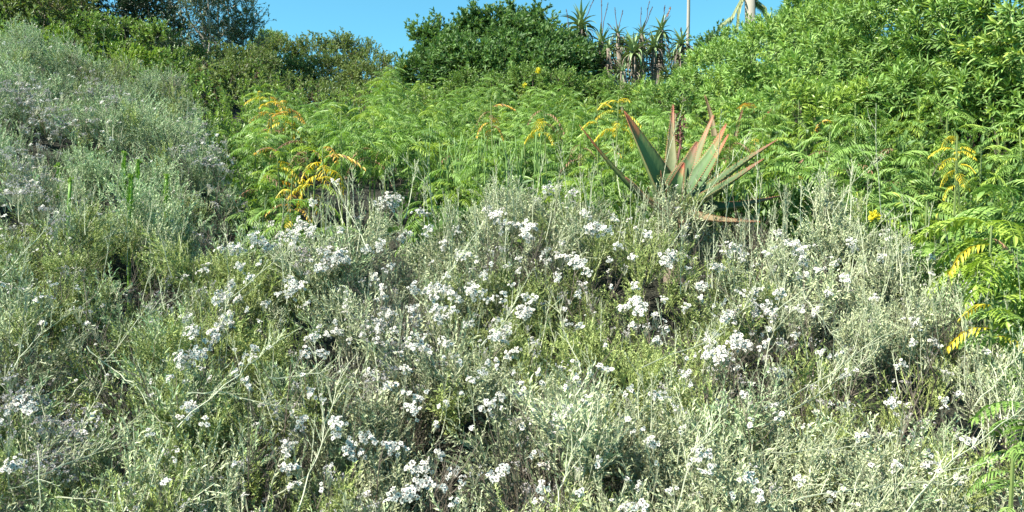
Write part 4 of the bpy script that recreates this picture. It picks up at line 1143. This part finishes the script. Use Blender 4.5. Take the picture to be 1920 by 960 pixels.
tree_aloe(1234, 58, 15.3, 27, 105, 'tree aloe carrying the single orange-tinted flower spike', 26, .6, [(1250, 14, 'redspike'), (1239, 10, 'spike')])
tree_aloe(1281, 80, 14.0, 26, 115, 'separate tree aloe at the foot of the pale pole', 30, .6, [(1281, 50, 'spike')])
tree_aloe(1165, 135, 13.4, 18, 160, 'low stemless aloe beneath the row of tree aloes', 16, 0)

# ------------------------------------------------------------------ pole and palm
pd = 30.0
b = at(1286, 110, pd); g = ground(b.x, b.y)
e = empty('wooden_pole', (b.x, b.y, g), 'pale weathered pole standing behind the ridge aloes', 'pole')
tp = at(1292, -60, pd)
mb = MB(); n = 10
mb.tube([Vector((0, 0, -.3)).lerp(tp - e.location, i / n) + rvec() * .004 for i in range(n + 1)], .085, .055, 0, 12)
part('post', mb.mesh('post', ('pole',), True), e)
mb = MB(); mb.tube([tp - e.location - Vector((0, 0, .02)), tp - e.location + Vector((0, 0, .03))], .085, .08, 0, 12)
part('cap', mb.mesh('cap', ('pole',), True), e)

pd = 14.5; c = at(1405, -25, pd); g = ground(c.x, c.y)
e = empty('palm_tree', (c.x, c.y, g), 'palm with pale drooping ribbed fronds at the top of the leafy slope', 'palm')
h = c.z - g
mb = MB(); mb.tube([(0, 0, 0), (.03, 0, h * .5), (0, 0, h)], .11, .09, 0, 10); part('trunk', mb.mesh('trunk', ('bark',), True), e)
def palm_frond(ctrl, L=.11):
    P = [at(*q) - e.location for q in ctrl]; fine = []
    for a, b in zip(P, P[1:]):
        for k in range(5): fine.append(a.lerp(b, k / 5))
    fine.append(P[-1]); mb = MB(); mb.tube(fine, .014, .004, 0, 5)
    for i, q in enumerate(fine[2:], 2):
        d = (fine[min(i + 1, len(fine) - 1)] - fine[i - 1]).normalized()
        for s in (-1, 1):
            for k in (0, .5):
                mb.leaf(q + d * k * .06, d * .5 + Vector((0, s * .9, -.55)) + Vector((0, 0, .5 if s < 0 else -.1)), Vector((0, 0, 1)), L * U(.8, 1.2), .03, 0, .5, .3)
    part('frond', mb.mesh('frond', ('palm',)), e)
palm_frond([(1400, -20, pd), (1380, 15, pd - .1), (1372, 30, pd - .1), (1350, 46, pd - .2)], .14)
palm_frond([(1402, -20, pd), (1390, 0, pd + .1), (1384, 22, pd + .1), (1382, 48, pd + .1)], .16)
palm_frond([(1408, -20, pd), (1418, 0, pd + .1), (1430, 10, pd + .1), (1440, 30, pd)], .15)
palm_frond([(1404, -20, pd), (1408, 4, pd + .2), (1412, 20, pd + .2), (1414, 40, pd + .2)], .15)
palm_frond([(1400, -25, pd), (1375, -50, pd), (1350, -45, pd), (1330, -20, pd)], .16)
palm_frond([(1408, -25, pd), (1440, -50, pd), (1470, -45, pd), (1490, -20, pd)], .16)

# ------------------------------------------------------------------ small yellow blooms
mb = MB()
for i in range(60): mb.blade(rvec() * .02, rvec() + Vector((0, -.5, .2)), rvec(), .035, .022, 0, .2, .6)
BL = mb.mesh('yellow_bloom', ('yellow',))
for px, row, d, s, lb in ((1640, 405, 4.35, .75, 'single yellow bloom above the wiry grey bush'), (1010, 133, 12.1, 1.2, 'yellow bloom cluster on the low mid-green bush'), (984, 160, 12.1, .9, 'lower yellow bloom on the low mid-green bush'),
                          (758, 125, 14.5, 1.1, 'yellow blooms where the skyline meets the dark green bush'), (1080, 88, 14.1, 1.1, 'yellow bloom under the tallest tree aloe'), (1250, 175, 11, .8, 'faint yellow bloom at the foot of the leafy slope')):
    tag(part('yellow_flower', BL, None, at(px, row, d), orient((0, -.3, 1)), s), lb, 'flower', 'yellow blooms')
